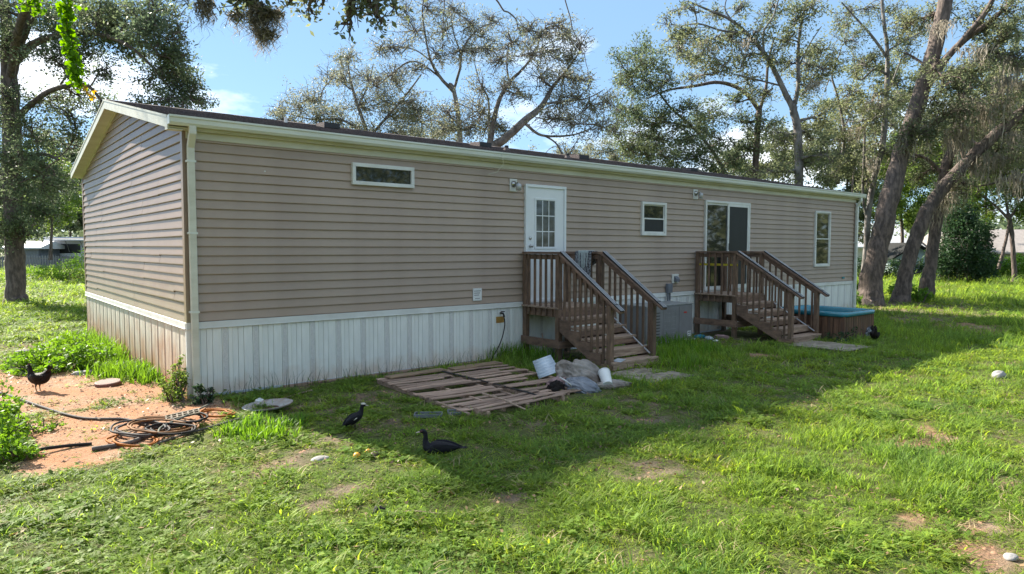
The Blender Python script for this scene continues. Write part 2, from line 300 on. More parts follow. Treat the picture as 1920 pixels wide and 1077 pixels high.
def ground_mask(x, y):
    """-> bare (0..1), orange (0..1)"""
    x = np.asarray(x, float); y = np.asarray(y, float)
    wx = x+.22*(fbm(x*1.7, y*1.7, 3)-.5)*2; wy = y+.22*(fbm(x*1.7+9, y*1.7+4, 5)-.5)*2
    b = np.zeros_like(x); o = np.zeros_like(x); ws = np.full_like(x, 1e-6)
    for cx, cy, r, sx, k in PW:
        if r <= 0: continue
        d = np.sqrt(((wx-cx)/sx)**2+(wy-cy)**2)/r
        w = np.clip((1.25-d)*1.5, 0, 1)*(1.1 if k > .88 else (.52 if k > .5 else .42))
        b = np.maximum(b, np.minimum(w, 1)); o += w*k; ws += w
    # the sandy lane beyond the left lawn
    t = np.abs(y-(31.2+.06*x+1.2*np.sin(x*.11)))-1.0*(.6+fbm(x*.5, y*.5, 8))
    w = np.clip(.5-t*1.6, 0, 1)*(x < 22)*(x > -60); b = np.maximum(b, w*.95); o += w*.35; ws += w
    n = fbm(x*5.1, y*5.1, 11)
    thin = np.clip((fbm(x*.9, y*.9, 21, 4)-.57)*7, 0, 1)*.75*np.clip((14-np.hypot(x-CAM_POS[0], y-CAM_POS[1]))/5, 0, 1)*np.clip((n-.38)*4, 0, 1)
    # bare soil drip line along the skirting
    dr = np.clip(1-np.abs(y+.12)/.35, 0, 1)*((x > -.2) & (x < 18.8))*.6*(.4+fbm(x*2, y*2, 41))
    b2 = np.clip(b*1.2-(n-.45)*1.7*(b > 0), 0, 1); b2 = np.maximum(b2, np.maximum(thin, dr))
    return b2, np.clip(o/ws, 0, 1)*(b > .02)+.25*(b <= .02)
def gz(x, y):
    x = np.asarray(x, float); y = np.asarray(y, float)
    d = np.hypot(x-8, y-2)
    near = .035*(fbm(x*1.1, y*1.1, 31)-.5)+.02*(fbm(x*5, y*5, 37)-.5)
    inside = np.clip(np.minimum(np.minimum(x+.5, 19.1-x), np.minimum(y+.6, 8.7-y))*2, 0, 1)
    far = np.clip((d-45)/200, 0, 1)*2.5*(fbm(x*.01, y*.01, 51)-.5)
    return near*(1-inside)+far
def axis_pts(lo, hi, step, far, n):
    a = np.arange(lo, hi+1e-6, step); g = np.geomspace(step*1.2, far, n)
    return np.concatenate([lo-g[::-1], a, hi+g])
gx = axis_pts(-5, 21, .09, 900, 44); gy = axis_pts(-8.6, 5, .085, 900, 44)
X, Y = np.meshgrid(gx, gy); Z = gz(X, Y)
V = np.stack([X.ravel(), Y.ravel(), Z.ravel()], 1); nx = len(gx); ny = len(gy)
ii = (np.arange(ny-1)[:, None]*nx+np.arange(nx-1)[None]).ravel()
Fq = np.stack([ii, ii+1, ii+nx+1, ii+nx], 1)
bm_, om_ = ground_mask(V[:, 0], V[:, 1])
mGround = bpy.data.materials.new('lawn_soil'); mGround.use_nodes = True
nt = mGround.node_tree; L = nt.links; bs = nt.nodes['Principled BSDF']; bs.inputs['Roughness'].default_value = .95; bs.inputs['Specular IOR Level'].default_value = .15
def attr(nm): a = nt.nodes.new('ShaderNodeAttribute'); a.attribute_name = nm; return a.outputs['Fac']
def nz(sc, det=6, st=None):
    g = nt.nodes.new('ShaderNodeNewGeometry'); n = nt.nodes.new('ShaderNodeTexNoise'); n.inputs['Scale'].default_value = sc; n.inputs['Detail'].default_value = det; n.inputs['Roughness'].default_value = .65
    L.new(g.outputs['Position'], n.inputs[0]); return n.outputs[0]
def mixc(f, a, b, lo=None, hi=None):
    x = nt.nodes.new('ShaderNodeMix'); x.data_type = 'RGBA'
    if lo is not None:
        r_ = nt.nodes.new('ShaderNodeMapRange'); r_.inputs[1].default_value = lo; r_.inputs[2].default_value = hi; L.new(f, r_.inputs[0]); f = r_.outputs[0]
    L.new(f, x.inputs[0])
    for s, c in ((6, a), (7, b)):
        if isinstance(c, tuple): x.inputs[s].default_value = rgb(c)
        else: L.new(c, x.inputs[s])
    return x.outputs[2]
turf = mixc(nz(2.3), (.065, .095, .025), (.12, .11, .045), .35, .65)
turf = mixc(nz(35, 3), turf, (.085, .095, .03), .45, .7)
brown = mixc(nz(3.5), (.13, .10, .066), (.21, .165, .115), .35, .65)
brown = mixc(nz(60, 3), brown, (.12, .085, .055), .52, .68)
orange = mixc(nz(2.0), (.38, .175, .085), (.35, .205, .125), .35, .6)
orange = mixc(nz(9, 6), orange, (.42, .16, .075), .58, .72)
orange = mixc(nz(1.3, 7), orange, (.36, .27, .20), .50, .66)
orange = mixc(nz(4.5, 7), orange, (.30, .12, .055), .56, .70)
orange = mixc(nz(70, 3), orange, (.38, .25, .16), .55, .75)
soil = mixc(attr('orange'), brown, orange, .55, .98)
L.new(mixc(attr('bare'), turf, soil, .15, .6), bs.inputs['Base Color'])
bp = nt.nodes.new('ShaderNodeBump'); bp.inputs['Strength'].default_value = .9; bp.inputs['Distance'].default_value = .03; L.new(nz(28, 8), bp.inputs['Height']); L.new(bp.outputs[0], bs.inputs['Normal'])
gm = arr_mesh('ground', V, Fq, mGround, smooth=True)
for nm, a in (('bare', bm_), ('orange', om_)):
    at_ = gm.attributes.new(nm, 'FLOAT', 'POINT'); at_.data.foreach_set('value', a.astype(np.float32))
tag(link(bpy.data.objects.new('ground', gm)), kind='structure')

# ------------------------------------------------------------------ the house
W, LEN, ZB, ZS = 8.03, 18.6, .98, 3.39          # width, length, bottom and top of siding
YR = W/2; OX, OY = .21, .12; ZE, ZR = 3.545, 4.405; SL = (ZR-ZE)/(YR+OY)
house = thing('mobile_home', 'long single storey mobile home with taupe lap siding and white ribbed skirting', 'house')
core = MB().box(.03, LEN-.03, .03, W-.03, .05, 3.38); obj('wall', core, mDark, house)
NC = 20; CH = (ZS-ZB)/NC
def lap_profile(h, t=.0205): # (out, z) cross-section of one course
    return [(.002, h), (.004, h-.012), (.012, h*.5), (t, .018), (t+.001, .006), (t-.004, 0), (.0, 0)]
def lap_board(x0, x1, h, x0t=None, x1t=None, clip=None):
    """board running along local x, facing -y; optional slanted ends (for the gable)"""
    pr = lap_profile(h); n = len(pr); v = []
    for e in (0, 1):
        for o_, z in pr:
            k = z/h
            xx = (x0+(0 if x0t is None else (x0t-x0)*k)) if e == 0 else (x1+(0 if x1t is None else (x1t-x1)*k))
            v.append((xx, -o_, z))
    f = [(i, i+1, n+i+1, n+i) for i in range(n-1)]+[tuple(range(n)), tuple(range(2*n-1, n-1, -1))]
    mb = MB(); mb.add(v, f); return mb
rng = random.Random(5)
CORN = .07
fb = lap_board(CORN, LEN-CORN, CH-.0005)
fmesh = fb.mesh('siding_board', mSiding)
for i in range(NC): obj('siding_board', fmesh, mSiding, house, loc=(0, 0, ZB+i*CH))
bmesh_ = fmesh
for i in range(NC): obj('siding_board', fmesh, mSiding, house, loc=(LEN, W, ZB+i*CH), rot=(0, 0, math.pi))
def gable(xp, rz, mat):
    z = ZB; i = 0
    while z < ZR-.14:
        h = CH-.0005
        def half(zz): # half width available under the rake
            return W/2 if zz <= ZS else max(0, (ZR-.10-zz)/SL*.985)
        hb = min(W/2-CORN, half(z)); ht = min(W/2-CORN, half(z+h))
        if hb < .15: break
        cuts = [-hb]; base = {0: (-1.9, 1.6), 1: (-2.9, .4, 3.0)}[(i//2) % 2]
        for c in base:
            c2 = c+((i//2)*1.13 % 1.5)-.7
            if abs(c2) < hb-.5: cuts.append(c2)
        cuts.append(hb); cuts.sort()
        for k in range(len(cuts)-1):
            a, b = cuts[k], cuts[k+1]
            at0 = -ht if k == 0 else None; bt = ht if k == len(cuts)-2 else None
            if ht < .05: at0 = bt = 0
            gap = .004
            mb = lap_board(a+(gap if k else 0), b-(gap if k < len(cuts)-2 else 0), h, at0, bt)
            tilt = rng.uniform(-.0035, .0035) if len(cuts) > 2 else 0
            # local x runs along -y world for the left gable
            obj('siding_board', mb, mat, house, loc=(xp, YR, z+rng.uniform(-.002, .002)), rot=(0, tilt if rz < 0 else tilt, rz))
        z += CH; i += 1
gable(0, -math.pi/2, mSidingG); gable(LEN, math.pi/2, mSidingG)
# backing behind the gable boards up to the apex
for xp, sg in ((.004, 1), (LEN-.004, -1)):
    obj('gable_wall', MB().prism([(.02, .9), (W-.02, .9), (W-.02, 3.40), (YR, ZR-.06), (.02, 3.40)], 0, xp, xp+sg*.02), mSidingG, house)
# corner posts
for cx, sx in ((0, -1), (LEN, 1)):
    for cy, sy in ((0, -1), (W, 1)):
        mb = MB(); mb.box(min(cx, cx+sx*.024), max(cx, cx+sx*.024), min(cy+sy*.024, cy-sy*CORN), max(cy+sy*.024, cy-sy*CORN), ZB-.02, ZS)
        mb.box(min(cx-sx*CORN, cx-sx*.0005), max(cx-sx*CORN, cx-sx*.0005), min(cy+sy*.024, cy), max(cy+sy*.024, cy), ZB-.02, ZS)
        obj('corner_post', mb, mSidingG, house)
# white band between siding and skirting
mb = MB().box(-.03, LEN+.03, -.032, -.0005, .888, .975).box(-.03, LEN+.03, -.040, -.032, .888, .900)
obj('skirting_trim', mb, mTrim, house, bevel=.003)
mb = MB().box(-.034, -.0005, 0, W, .888, .973).box(-.042, -.034, 0, W, .888, .900); obj('skirting_trim', mb, mTrim, house, bevel=.003)
mb = MB().box(LEN+.0005, LEN+.034, 0, W, .888, .973); obj('skirting_trim', mb, mTrim, house)
# skirting panels 0.40 m wide: ribs and one stippled strip
def skirt_panel():
    prof = [(0, 0), (.040, 0), (.043, -.009), (.046, 0), (.112, 0), (.1135, .018), (.118, .018), (.1185, 0), (.185, 0), (.1865, .018), (.191, .018), (.1915, 0), (.215, -.003), (.235, 0), (.265, 0), (.285, -.003), (.305, 0), (.3065, .018), (.311, .018), (.3115, 0), (.384, 0), (.3855, .018), (.390, .018), (.3905, 0), (.4, 0)]
    # left part of the panel: recessed stippled strip
    n = len(prof); v = [(x, y-.012, 0.0) for x, y in prof]+[(x, y-.012, .889) for x, y in prof]
    f = [(i, i+1, n+i+1, n+i) for i in range(n-1)]
    mb = MB(); mb.add(v, f); return mb
spm = skirt_panel().mesh('skirting_panel', mSkirt); spg = spm.copy(); spg.materials.clear(); spg.materials.append(mSkirtG)
stm = MB().box(.320, .378, -.0150, -.0125, .01, .885).mesh('stippled_strip', mStip)
for i in range(46):
    p = obj('skirting_panel', spm, mSkirt, house, loc=(.1+i*.4, 0, 0)); obj('stippled_strip', stm, mStip, p)
for i in range(20):
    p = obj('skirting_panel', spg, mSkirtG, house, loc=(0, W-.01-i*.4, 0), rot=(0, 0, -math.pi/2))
    obj('skirting_panel', spm, mSkirt, house, loc=(LEN, .01+i*.4, 0), rot=(0, 0, math.pi/2))
for x0, x1 in ((-.03, .1), (LEN-.1, LEN+.03)): obj('skirting_corner', MB().box(x0, x1, -.022, .02, .0, .888), mSkirt, house, bevel=.004)
obj('ground_rail', MB().box(0, LEN, -.035, -.013, -.02, .03), mGalv, house)
obj('ground_timber', MB().box(1.2, 5.2, -.12, -.04, -.03, .028), mGreyWood, house, bevel=.004)
# roof deck, fascia, soffit, frieze
def roof_z(y): return ZE+SL*(y+OY) if y < YR else ZE+SL*(W+OY-y)
obj('roof', MB().prism([(-OY, ZE), (YR, ZR), (W+OY, ZE), (W+OY, ZE-.03), (YR, ZR-.03), (-OY, ZE-.03)], 0, -OX+.01, LEN+OX-.01), mShingle, house)
# shingle courses (each an overlapping strip with cut tabs)
mb = MB(); rg = random.Random(3); cw = .14; nrow = int((YR+OY)/cw*math.sqrt(1+SL*SL))
nrm = Vector((0, -SL, 1)).normalized(); dn = Vector((0, 1, SL)).normalized()
for r_ in range(nrow+1):
    s0 = r_*cw-.02; x = -OX-rg.uniform(0, .3)
    p0 = Vector((0, -OY, ZE))+dn*s0
    while x < LEN+OX:
        wd = rg.uniform(.16, .34); a = max(x, -OX); b = min(x+wd-.006, LEN+OX)
        if b-a > .02 and s0 < nrow*cw:
            th = rg.uniform(.006, .013); lo = p0+dn*rg.uniform(-.006, .006)
            v = [Vector((a, 0, 0))+lo, Vector((b, 0, 0))+lo, Vector((b, 0, 0))+lo+nrm*th, Vector((a, 0, 0))+lo+nrm*th,
                 Vector((a, 0, 0))+p0+dn*(cw+.01)+nrm*.002, Vector((b, 0, 0))+p0+dn*(cw+.01)+nrm*.002]
            mb.add(v, [(0, 1, 2, 3), (3, 2, 5, 4)])
        x += wd
obj('shingles', mb, mShingle, house, kind='stuff')
obj('ridge_cap', MB().prism([(YR-.13, ZR-.022), (YR, ZR+.012), (YR+.13, ZR-.022), (YR, ZR-.005)], 0, -OX, LEN+OX), mShingle, house)
obj('drip_edge', MB().box(-OX, LEN+OX, -OY-.012, -OY-.001, ZE-.035, ZE+.004), mCream, house)
obj('fascia', MB().box(-OX+.02, LEN+OX-.02, -OY+.0, -OY+.018, ZE-.14, ZE-.031), mCream, house)
obj('soffit', MB().box(-OX+.03, LEN+OX-.03, -OY+.019, .03, 3.392, 3.408), mCream, house)
obj('frieze_board', MB().box(.02, LEN-.02, -.030, -.001, 3.30, 3.391), mCream, house, bevel=.003)
# gutter profile, K style
gp_ = [(-OY-.013, ZE-.004), (-OY-.013, ZE-.115), (-OY-.07, ZE-.118), (-OY-.095, ZE-.085), (-OY-.10, ZE-.035), (-OY-.112, ZE-.022), (-OY-.112, ZE+.0), (-OY-.102, ZE+.0), (-OY-.102, ZE-.02), (-OY-.090, ZE-.035), (-OY-.083, ZE-.083), (-OY-.065, ZE-.108), (-OY-.022, ZE-.106), (-OY-.022, ZE-.004)]
mb = MB(); n = len(gp_); xs = [-OX+.0, LEN+OX]
mb.add([(x, a, b) for x in xs for a, b in gp_], [(i, (i+1) % n, n+(i+1) % n, n+i) for i in range(n)])
for x in (xs[0], xs[1]): mb.box(x-.003, x+.003, -OY-.108, -OY-.014, ZE-.112, ZE-.004)
gut = obj('gutter', mb, mGutter, house)
for x in (1.45, 4.5, 7.9, 11.5, 15.2): obj('gutter_strap', MB().box(x, x+.02, -OY-.105, -OY-.012, ZE-.006, ZE-.001), mGutter, gut)
# rake boards with the sloping soffit of the gable ends
for xe, sg in ((-OX, 1), (LEN+OX, -1)):
    for s in (0, 1):
        y0, y1 = (-OY-.0, YR) if s == 0 else (W+OY, YR)
        poly = [(y0, ZE-.004), (y1, ZR-.004), (y1, ZR-.15), (y0, ZE-.15)]
        a, b = sorted((xe, xe+sg*.022)); obj('rake_board', MB().prism(poly, 0, a, b), mCream, house, bevel=.003)
        obj('drip_edge', MB().prism([(y0, ZE+.004), (y1, ZR+.004), (y1, ZR-.022), (y0, ZE-.022)], 0, *sorted((xe-sg*.008, xe-sg*.001))), mCream, house)
        yy0 = .0 if s == 0 else W
        obj('gable_soffit', MB().prism([(y0, ZE-.125), (y1, ZR-.125), (y1, ZR-.105), (y0, ZE-.105)], 0, *sorted((xe+sg*.023, xe+sg*(OX+.02)))), mCream, house)
        obj('frieze_board', MB().prism([(yy0, ZE-.126+SL*OY), (y1, ZR-.126), (y1, ZR-.17), (yy0, ZE-.17+SL*OY)], 0, *sorted((xe+sg*(OX-.028), xe+sg*(OX-.001)))), mCream, house)
# boxed eave return at the near gable corner
for xe, sg in ((-OX, 1), (LEN+OX, -1)):
    obj('eave_return', MB().prism([(-OY-.0, ZE-.151), (.0, ZE-.125+.0), (.0, ZE-.165), (-OY, ZE-.165)], 0, *sorted((xe+sg*.001, xe+sg*(OX-.03)))), mCream, house)
# downspouts
def downspout(x, y, s=1):
    mb = MB(); w = .036
    path = [(x, -OY-.055, ZE-.10), (x, -OY-.055, ZE-.19), (x, -OY-.03, ZE-.26), (x, y-.0, ZE-.36), (x, y, ZE-.42), (x, y, .05)]
    mb.tube(path, [(w, .032)]*6, n=4, up=(1, 0, 0))
    # turn the four sided tube so that its flats face out
    return mb
def boxpipe(mb, path, w, d):
    for a, b in zip(path[:-1], path[1:]):
        a = Vector(a); b = Vector(b); e = (b-a).normalized()*.012; mb.beam(a-e, b+e, w, d, up=(1, 0, 0))
for x in (.062, LEN-.02):
    mb = MB(); boxpipe(mb, [(x, -OY-.05, ZE-.10), (x, -OY-.055, ZE-.20), (x, -.075, ZE-.36), (x, -.075, .04)], .062, .085)
    dsp = obj('downspout', mb, mGutter if x > 1 else mCream, house, bevel=.008)
    for z in (1.1, 2.1, 3.0): obj('pipe_strap', MB().box(x-.055, x+.055, -.110, -.025, z, z+.025), mGutter, dsp)
# dangling pale string from the gutter
obj('string', MB().tube([(4.95, -OY-.115, ZE-.0), (4.94, -.25, ZE-.1), (4.97, -.235, ZE-.2), (4.90, -.15, ZE-.33), (4.78, -.06, ZE-.37)], .005, n=5), mCream, house)
# roof vents and pipes
def vent(x, y, w=.30):
    z = roof_z(y); mb = MB(); mb.prism([(y-.16, z-.03), (y-.15, z+.075), (y+.18, z+.10), (y+.20, z+.03)], 0, x-w/2, x+w/2)
    o = obj('roof_vent', mb, mShingle, house, bevel=.006)
    obj('vent_grille', MB().box(x-w/2-.004, x+w/2+.004, y-.175, y-.161, z-.02, z+.074), mBlack, o)
for x, y in ((3.25, 2.85), (6.55, 2.5), (9.0, 2.0), (15.0, 3.3)): vent(x, y)
for x, y in ((6.85, 2.0), (8.25, 1.6)):
    z = roof_z(y); o = obj('vent_pipe', MB().lathe([(.045, -.05), (.045, .10)], (x, y, z), 12), mBlack, house)
    obj('pipe_boot', MB().lathe([(.09, -.02), (.06, .03), (.05, .05)], (x, y, z), 12), mShingle, o)
z = roof_z(2.9); obj('vent_pipe', MB().lathe([(.03, -.05), (.03, .10)], (2.5, 3.0, roof_z(3.0)), 10), mWhite, house)
# windows ---------------------------------------------------------------
def frame_box(mb, x0, x1, z0, z1, w, y0, y1):
    mb.box(x0, x1, y0, y1, z1-w, z1); mb.box(x0, x1, y0, y1, z0, z0+w)
    mb.box(x0, x0+w, y0, y1, z0+w, z1-w); mb.box(x1-w, x1, y0, y1, z0+w, z1-w); return mb
def window(x0, x1, z0, z1, sashes=1, screen=False, trim=.055):
    f = obj('window', frame_box(MB(), x0, x1, z0, z1, trim, -.062, -.001), mTrim, house, bevel=.004)
    xi0, xi1, zi0, zi1 = x0+trim+.0005, x1-trim-.0005, z0+trim+.0005, z1-trim-.0005
    if sashes == 1:
        obj('pane', MB().box(xi0, xi1, -.030, -.024, zi0, zi1), mGlass, f)
    else:
        zm = (zi0+zi1)/2
        obj('sash', frame_box(MB(), xi0, xi1, zi0, zm+.015, .028, -.050, -.030), mTrim, f, bevel=.002)
        obj('sash', frame_box(MB(), xi0, xi1, zm-.012, zi1, .022, -.029, -.012), mTrim, f, bevel=.002)
        obj('pane', MB().box(xi0+.0285, xi1-.0285, -.038, -.033, zi0+.0285, zm-.0135), mScreen if screen else mGlass, f)
        obj('pane', MB().box(xi0+.0225, xi1-.0225, -.0275, -.0235, zm+.0105, zi1-.0225), mGlass, f)
window(2.28, 3.33, 2.86, 3.18)
window(8.80, 9.60, 2.20, 2.90, 2, True)
window(16.13, 17.0, 1.43, 2.97, 2)
# entry door
dr = obj('door', frame_box(MB(), 5.62, 6.62, ZB-.03, 3.07, .05, -.060, -.001), mDoor, house, bevel=.004)
leaf = obj('door_leaf', MB().box(5.6705, 6.5695, -.034, -.012, ZB+.021, 3.019), mDoor, dr)
gx0, gx1, gz0, gz1 = 5.885, 6.345, 1.95, 2.80
obj('glazing_frame', frame_box(MB(), gx0-.035, gx1+.035, gz0-.035, gz1+.035, .036, -.046, -.0345), mDoor, dr, bevel=.003)
for i in range(3):
    for j in range(3):
        a = gx0+(gx1-gx0)*i/3+.008; b = gx0+(gx1-gx0)*(i+1)/3-.008; c = gz0+(gz1-gz0)*j/3+.008; d = gz0+(gz1-gz0)*(j+1)/3-.008
        obj('pane', MB().box(a, b, -.038, -.0345, c, d), mGlassD, dr)
mb = MB()
for i in (1, 2):
    x = gx0+(gx1-gx0)*i/3; mb.box(x-.008, x+.008, -.043, -.0345, gz0, gz1)
    zz = gz0+(gz1-gz0)*i/3; mb.box(gx0, gx1, -.0425, -.0344, zz-.008, zz+.008)
obj('muntin', mb, mDoor, dr)
obj('handle', MB().lathe([(.0, 0), (.03, 0), (.03, .01), (.012, .015), (.012, .03), (.028, .045), (.026, .062), (0, .068)], (5.745, -.034, 1.97), 12, Matrix.Rotation(R(90), 3, 'X')), mChrome, dr, smooth=True)
obj('deadbolt', MB().lathe([(.03, 0), (.028, .014), (.014, .018), (0, .02)], (5.745, -.034, 2.11), 12, Matrix.Rotation(R(90), 3, 'X')), mChrome, dr, smooth=True)
# the sliding glass door
x0, x1, z0, z1 = 11.02, 12.86, ZB-.02, 3.03
sl = obj('sliding_door', frame_box(MB(), x0, x1, z0, z1, .05, -.062, -.001), mTrim, house, bevel=.004)
xm = (x0+x1)/2
obj('door_panel', frame_box(MB(), x0+.0505, xm+.03, z0+.051, z1-.051, .045, -.030, -.008), mTrim, sl)
obj('door_panel', frame_box(MB(), xm-.03, x1-.0505, z0+.051, z1-.051, .06, -.055, -.031), mTrim, sl)
obj('pane', MB().box(x0+.096, xm-.016, -.0290, -.0245, z0+.097, z1-.097), mGlass, sl)
obj('pane', MB().box(xm+.031, x1-.112, -.044, -.039, z0+.112, z1-.112), mScreen, sl)
obj('door_pull', MB().box(xm+.01, xm+.03, -.064, -.0555, 1.9, 2.05), mBlack, sl)
# wall lamps
def wall_lamp(x, z):
    l = obj('wall_lamp', MB().box(x-.085, x+.085, -.032, -.018, z-.11, z+.11), mTrim, house, bevel=.006)
    obj('lamp_base', MB().lathe([(.058, 0), (.055, .02), (.03, .035), (.022, .04), (.022, .05)], (x, -.032, z+.02), 16, Matrix.Rotation(R(90), 3, 'X')), mChrome, l, smooth=True)
    obj('lamp_arm', MB().tube([(x, -.07, z+.02), (x+.0, -.12, z+.035), (x+.0, -.16, z+.03), (x, -.165, z+.0)], .011, n=8), mChrome, l, smooth=True)
    obj('lamp_shade', MB().lathe([(.018, .02), (.045, .01), (.052, -.02), (.045, -.10), (.0, -.10)], (x, -.165, z-.0), 16), mAlu, l, smooth=True)
wall_lamp(5.36, 3.03); wall_lamp(10.66, 3.14)
# dryer vent, outlet boxes, meter label, hose bib
d = obj('dryer_vent', MB().box(9.85, 10.07, -.045, -.018, 1.17, 1.37), mTrim, house, bevel=.006)
obj('vent_hood', MB().prism([(-.046, 1.33), (-.12, 1.27), (-.12, 1.20), (-.046, 1.20)], 0, 9.90, 10.02), mGreyPl, d, bevel=.006)
e = obj('electric_box', MB().box(9.63, 9.78, -.11, -.035, .97, 1.17), mGreyPl, house, bevel=.006)
for dx in (.03, .10): obj('conduit', MB().tube([(9.63+dx, -.075, .97), (9.63+dx, -.075, .80)], .018, n=8), mGreyPl, e)
q = obj('wall_plate', MB().box(4.48, 4.66, -.034, -.018, 1.04, 1.25), mLabel, house, bevel=.004)
for k in range(3): obj('plate_print', MB().box(4.50, 4.64-.02*k, -.0352, -.0342, 1.20-.035*k, 1.212-.035*k), mACgrey, q)
obj('plate_print', MB().box(4.52, 4.62, -.0352, -.0342, 1.075, 1.085), mACgrey, q)
obj('wall_plate', MB().box(17.85, 18.0, -.030, -.018, 1.05, 1.11), mTeal, house)
for (x, z) in ((1.0, 2.95),): obj('nail_dot', MB().box(x, x+.018, -.024, -.018, z, z+.018), mWhite, house)
hb = obj('hose_bib', MB().tube([(5.08, -.01, .80), (5.08, -.09, .80), (5.08, -.11, .77), (5.08, -.12, .73)], .016, n=8), mHoseBlk, house)
obj('tap_handle', MB().lathe([(.0, 0), (.035, 0), (.035, .012), (0, .014)], (5.08, -.085, .825), 10), mHoseBlk, hb)
obj('rust_streak', MB().box(4.985, 5.16, -.0165, -.0145, .63, .74), mRust, hb)

# ------------------------------------------------------------------ porch steps
def porch_steps(x, w, dl, run, label, tape=False):
    """origin at ground below the left edge of the landing at the wall; runs towards -y"""
    t = thing('porch_steps', label, 'steps', (x, -.03, 0), group='wooden porch steps at the back wall')
    FZ = .93; TOP = 1.87; P = .088; pm = mWood
    bot = -(dl+run)
    def post(px, py, z1): obj('post', MB().box(px-P/2, px+P/2, py-P/2, py+P/2, -.06, z1), pm, t, bevel=.006)
    zt = TOP-.045
    for px in (P/2, w-P/2):
        post(px, -P/2-.02, zt); post(px, -dl+P/2, zt); post(px, bot+P/2, 1.04)
    # landing frame and deck boards
    fy0, fy1 = -dl-.0, -.02
    for px in (.047, w-.047): obj('joist', MB().beam((px, fy1, FZ-.10), (px, fy0-.02, FZ-.10), .036, .14), mWoodY, t, bevel=.003)
    obj('joist', MB().box(.001, w-.001, fy0-.030, fy0+.004, FZ-.17, FZ-.03), mWoodH, t, bevel=.003)
    nb = 7; bw = (dl-.02)/nb
    for i in range(nb): obj('deck_board', MB().box(-.03, w+.03, -.02-(i+1)*bw+.006, -.02-i*bw, FZ-.028, FZ), mTread, t, loc=(0, 0, .0), bevel=.003)
    # low brace frame round the posts
    for px in (-.02, w+.02): obj('brace', MB().box(px-.018, px+.018, -dl-.02, -.02, .24, .38), mWoodY, t, bevel=.003)
    obj('brace', MB().box(-.038, w+.038, -dl-.06, -dl-.022, .24, .36), mWoodH, t, bevel=.003)
    # steps
    n = 5; rise = FZ/(n+1)*1.0; dep = run/n
    for i in range(n):
        z = FZ-rise*(i+1); y0 = -dl-dep*i-.045
        obj('tread', MB().box(.012, w-.012, y0-dep-.022, y0-.005, z-.04, z), mTread, t, loc=(0, 0, random.uniform(-.004, .004)), bevel=.005)
        obj('riser', MB().box(.014, w-.014, y0-dep-.014, y0-dep+.022, z-.125, z-.041), mTread if i > 2 else mWoodH, t, bevel=.003)
    # stringers, notched on top
    for px in (-.02, w-.018):
        poly = [(-dl-.04, FZ-.03)]
        for i in range(n):
            y0 = -dl-.045-dep*i; z = FZ-rise*(i+1)
            poly += [(y0-.0, z-.045+.0), (y0-dep, z-.046)]
        poly += [(bot-.01, .0), (bot+.18, .0), (-dl-.04, FZ-.40)]
        obj('stringer', MB().prism(poly, 0, px, px+.038), mWoodY, t, bevel=.003)
    # landing rails
    for px in (P/2, w-P/2):
        obj('top_rail', MB().box(px-.07, px+.07, -dl-.03, -.03, TOP-.04, TOP), mWoodY, t, bevel=.005)
        obj('rail', MB().box(px-.02, px+.02, -dl+P+.001, -.021-P, TOP-.13, TOP-.045), mWoodY, t, bevel=.003)
        k = 5
        for i in range(k):
            y = -.12-(dl-.22)*(i+.5)/k; s = -1 if px < w/2 else 1
            obj('baluster', MB().box(px+s*.021, px+s*.055, y-.018, y+.018, FZ-.16, TOP-.042), pm, t, rot=(0, random.uniform(-.004, .004), 0), bevel=.003)
    # sloped rails with aluminium and rubber grips
    a = Vector((0, -dl+.02, TOP-.02)); b = Vector((0, bot-.19, .945)); slope = (b.z-a.z)/(b.y-a.y)
    for px in (P/2, w-P/2):
        A = a+Vector((px, 0, 0)); B = b+Vector((px, 0, 0)); s = -1 if px < w/2 else 1
        obj('sloped_rail', MB().beam(A, B, .135, .036), mWoodY, t, bevel=.004)
        obj('sloped_rail', MB().beam(A+Vector((0, 0, -.075)), B+Vector((0, .17, -.075+.17*slope)), .038, .085), mWoodY, t, bevel=.004)
        up = Vector((0, -(b.z-a.z), (b.y-a.y))).normalized(); up = up if up.z > 0 else -up
        g = obj('handrail', MB().beam(A+up*.027+Vector((0, -.03, 0)), B+up*.027, .085, .017), mRubber, t)
        for dx in (-.033, .0, .033): obj('rail_strip', MB().beam(A+up*.0385+Vector((dx, -.03, 0)), B+up*.0385+Vector((dx, 0, 0)), .011, .005), mAlu, g)
        for q in (.06, .33, .6, .9): c = A.lerp(B, q)+up*.043; obj('rail_clip', MB().beam(c, c+(B-A).normalized()*.022, .075, .006), mBlack, g)
        k = 8
        for i in range(k):
            y = -dl-.10-(run-.16)*(i+.5)/k+.03; zt_ = a.z+(y-a.y)*slope-.025; zb = max(.06, FZ-.02+(y+dl)*rise/dep-.12)
            obj('baluster', MB().box(px+s*.021, px+s*.055, y-.018, y+.018, zb, zt_), pm, t, rot=(0, random.uniform(-.005, .005), 0), bevel=.003)
    # thin lower grab rod on the right side
    obj('grab_rod', MB().tube([(w-.11, -dl-.28, .76), (w-.10, bot+.05, .20)], .013, n=8), mAlu, t)
    if tape:
        for sx in (-.058,): obj('yellow_tape', MB().box(.026, .032, -dl-.02, -.10, 1.555, 1.60), mYellow, t)
    return t
st1 = porch_steps(5.56, 1.12, .95, 1.17, 'wooden steps up to the white panelled door, a grey cloth over the rail')
st2 = porch_steps(10.67, 1.13, 1.05, 1.28, 'wooden steps up to the sliding glass door beside the hot tub', tape=True)
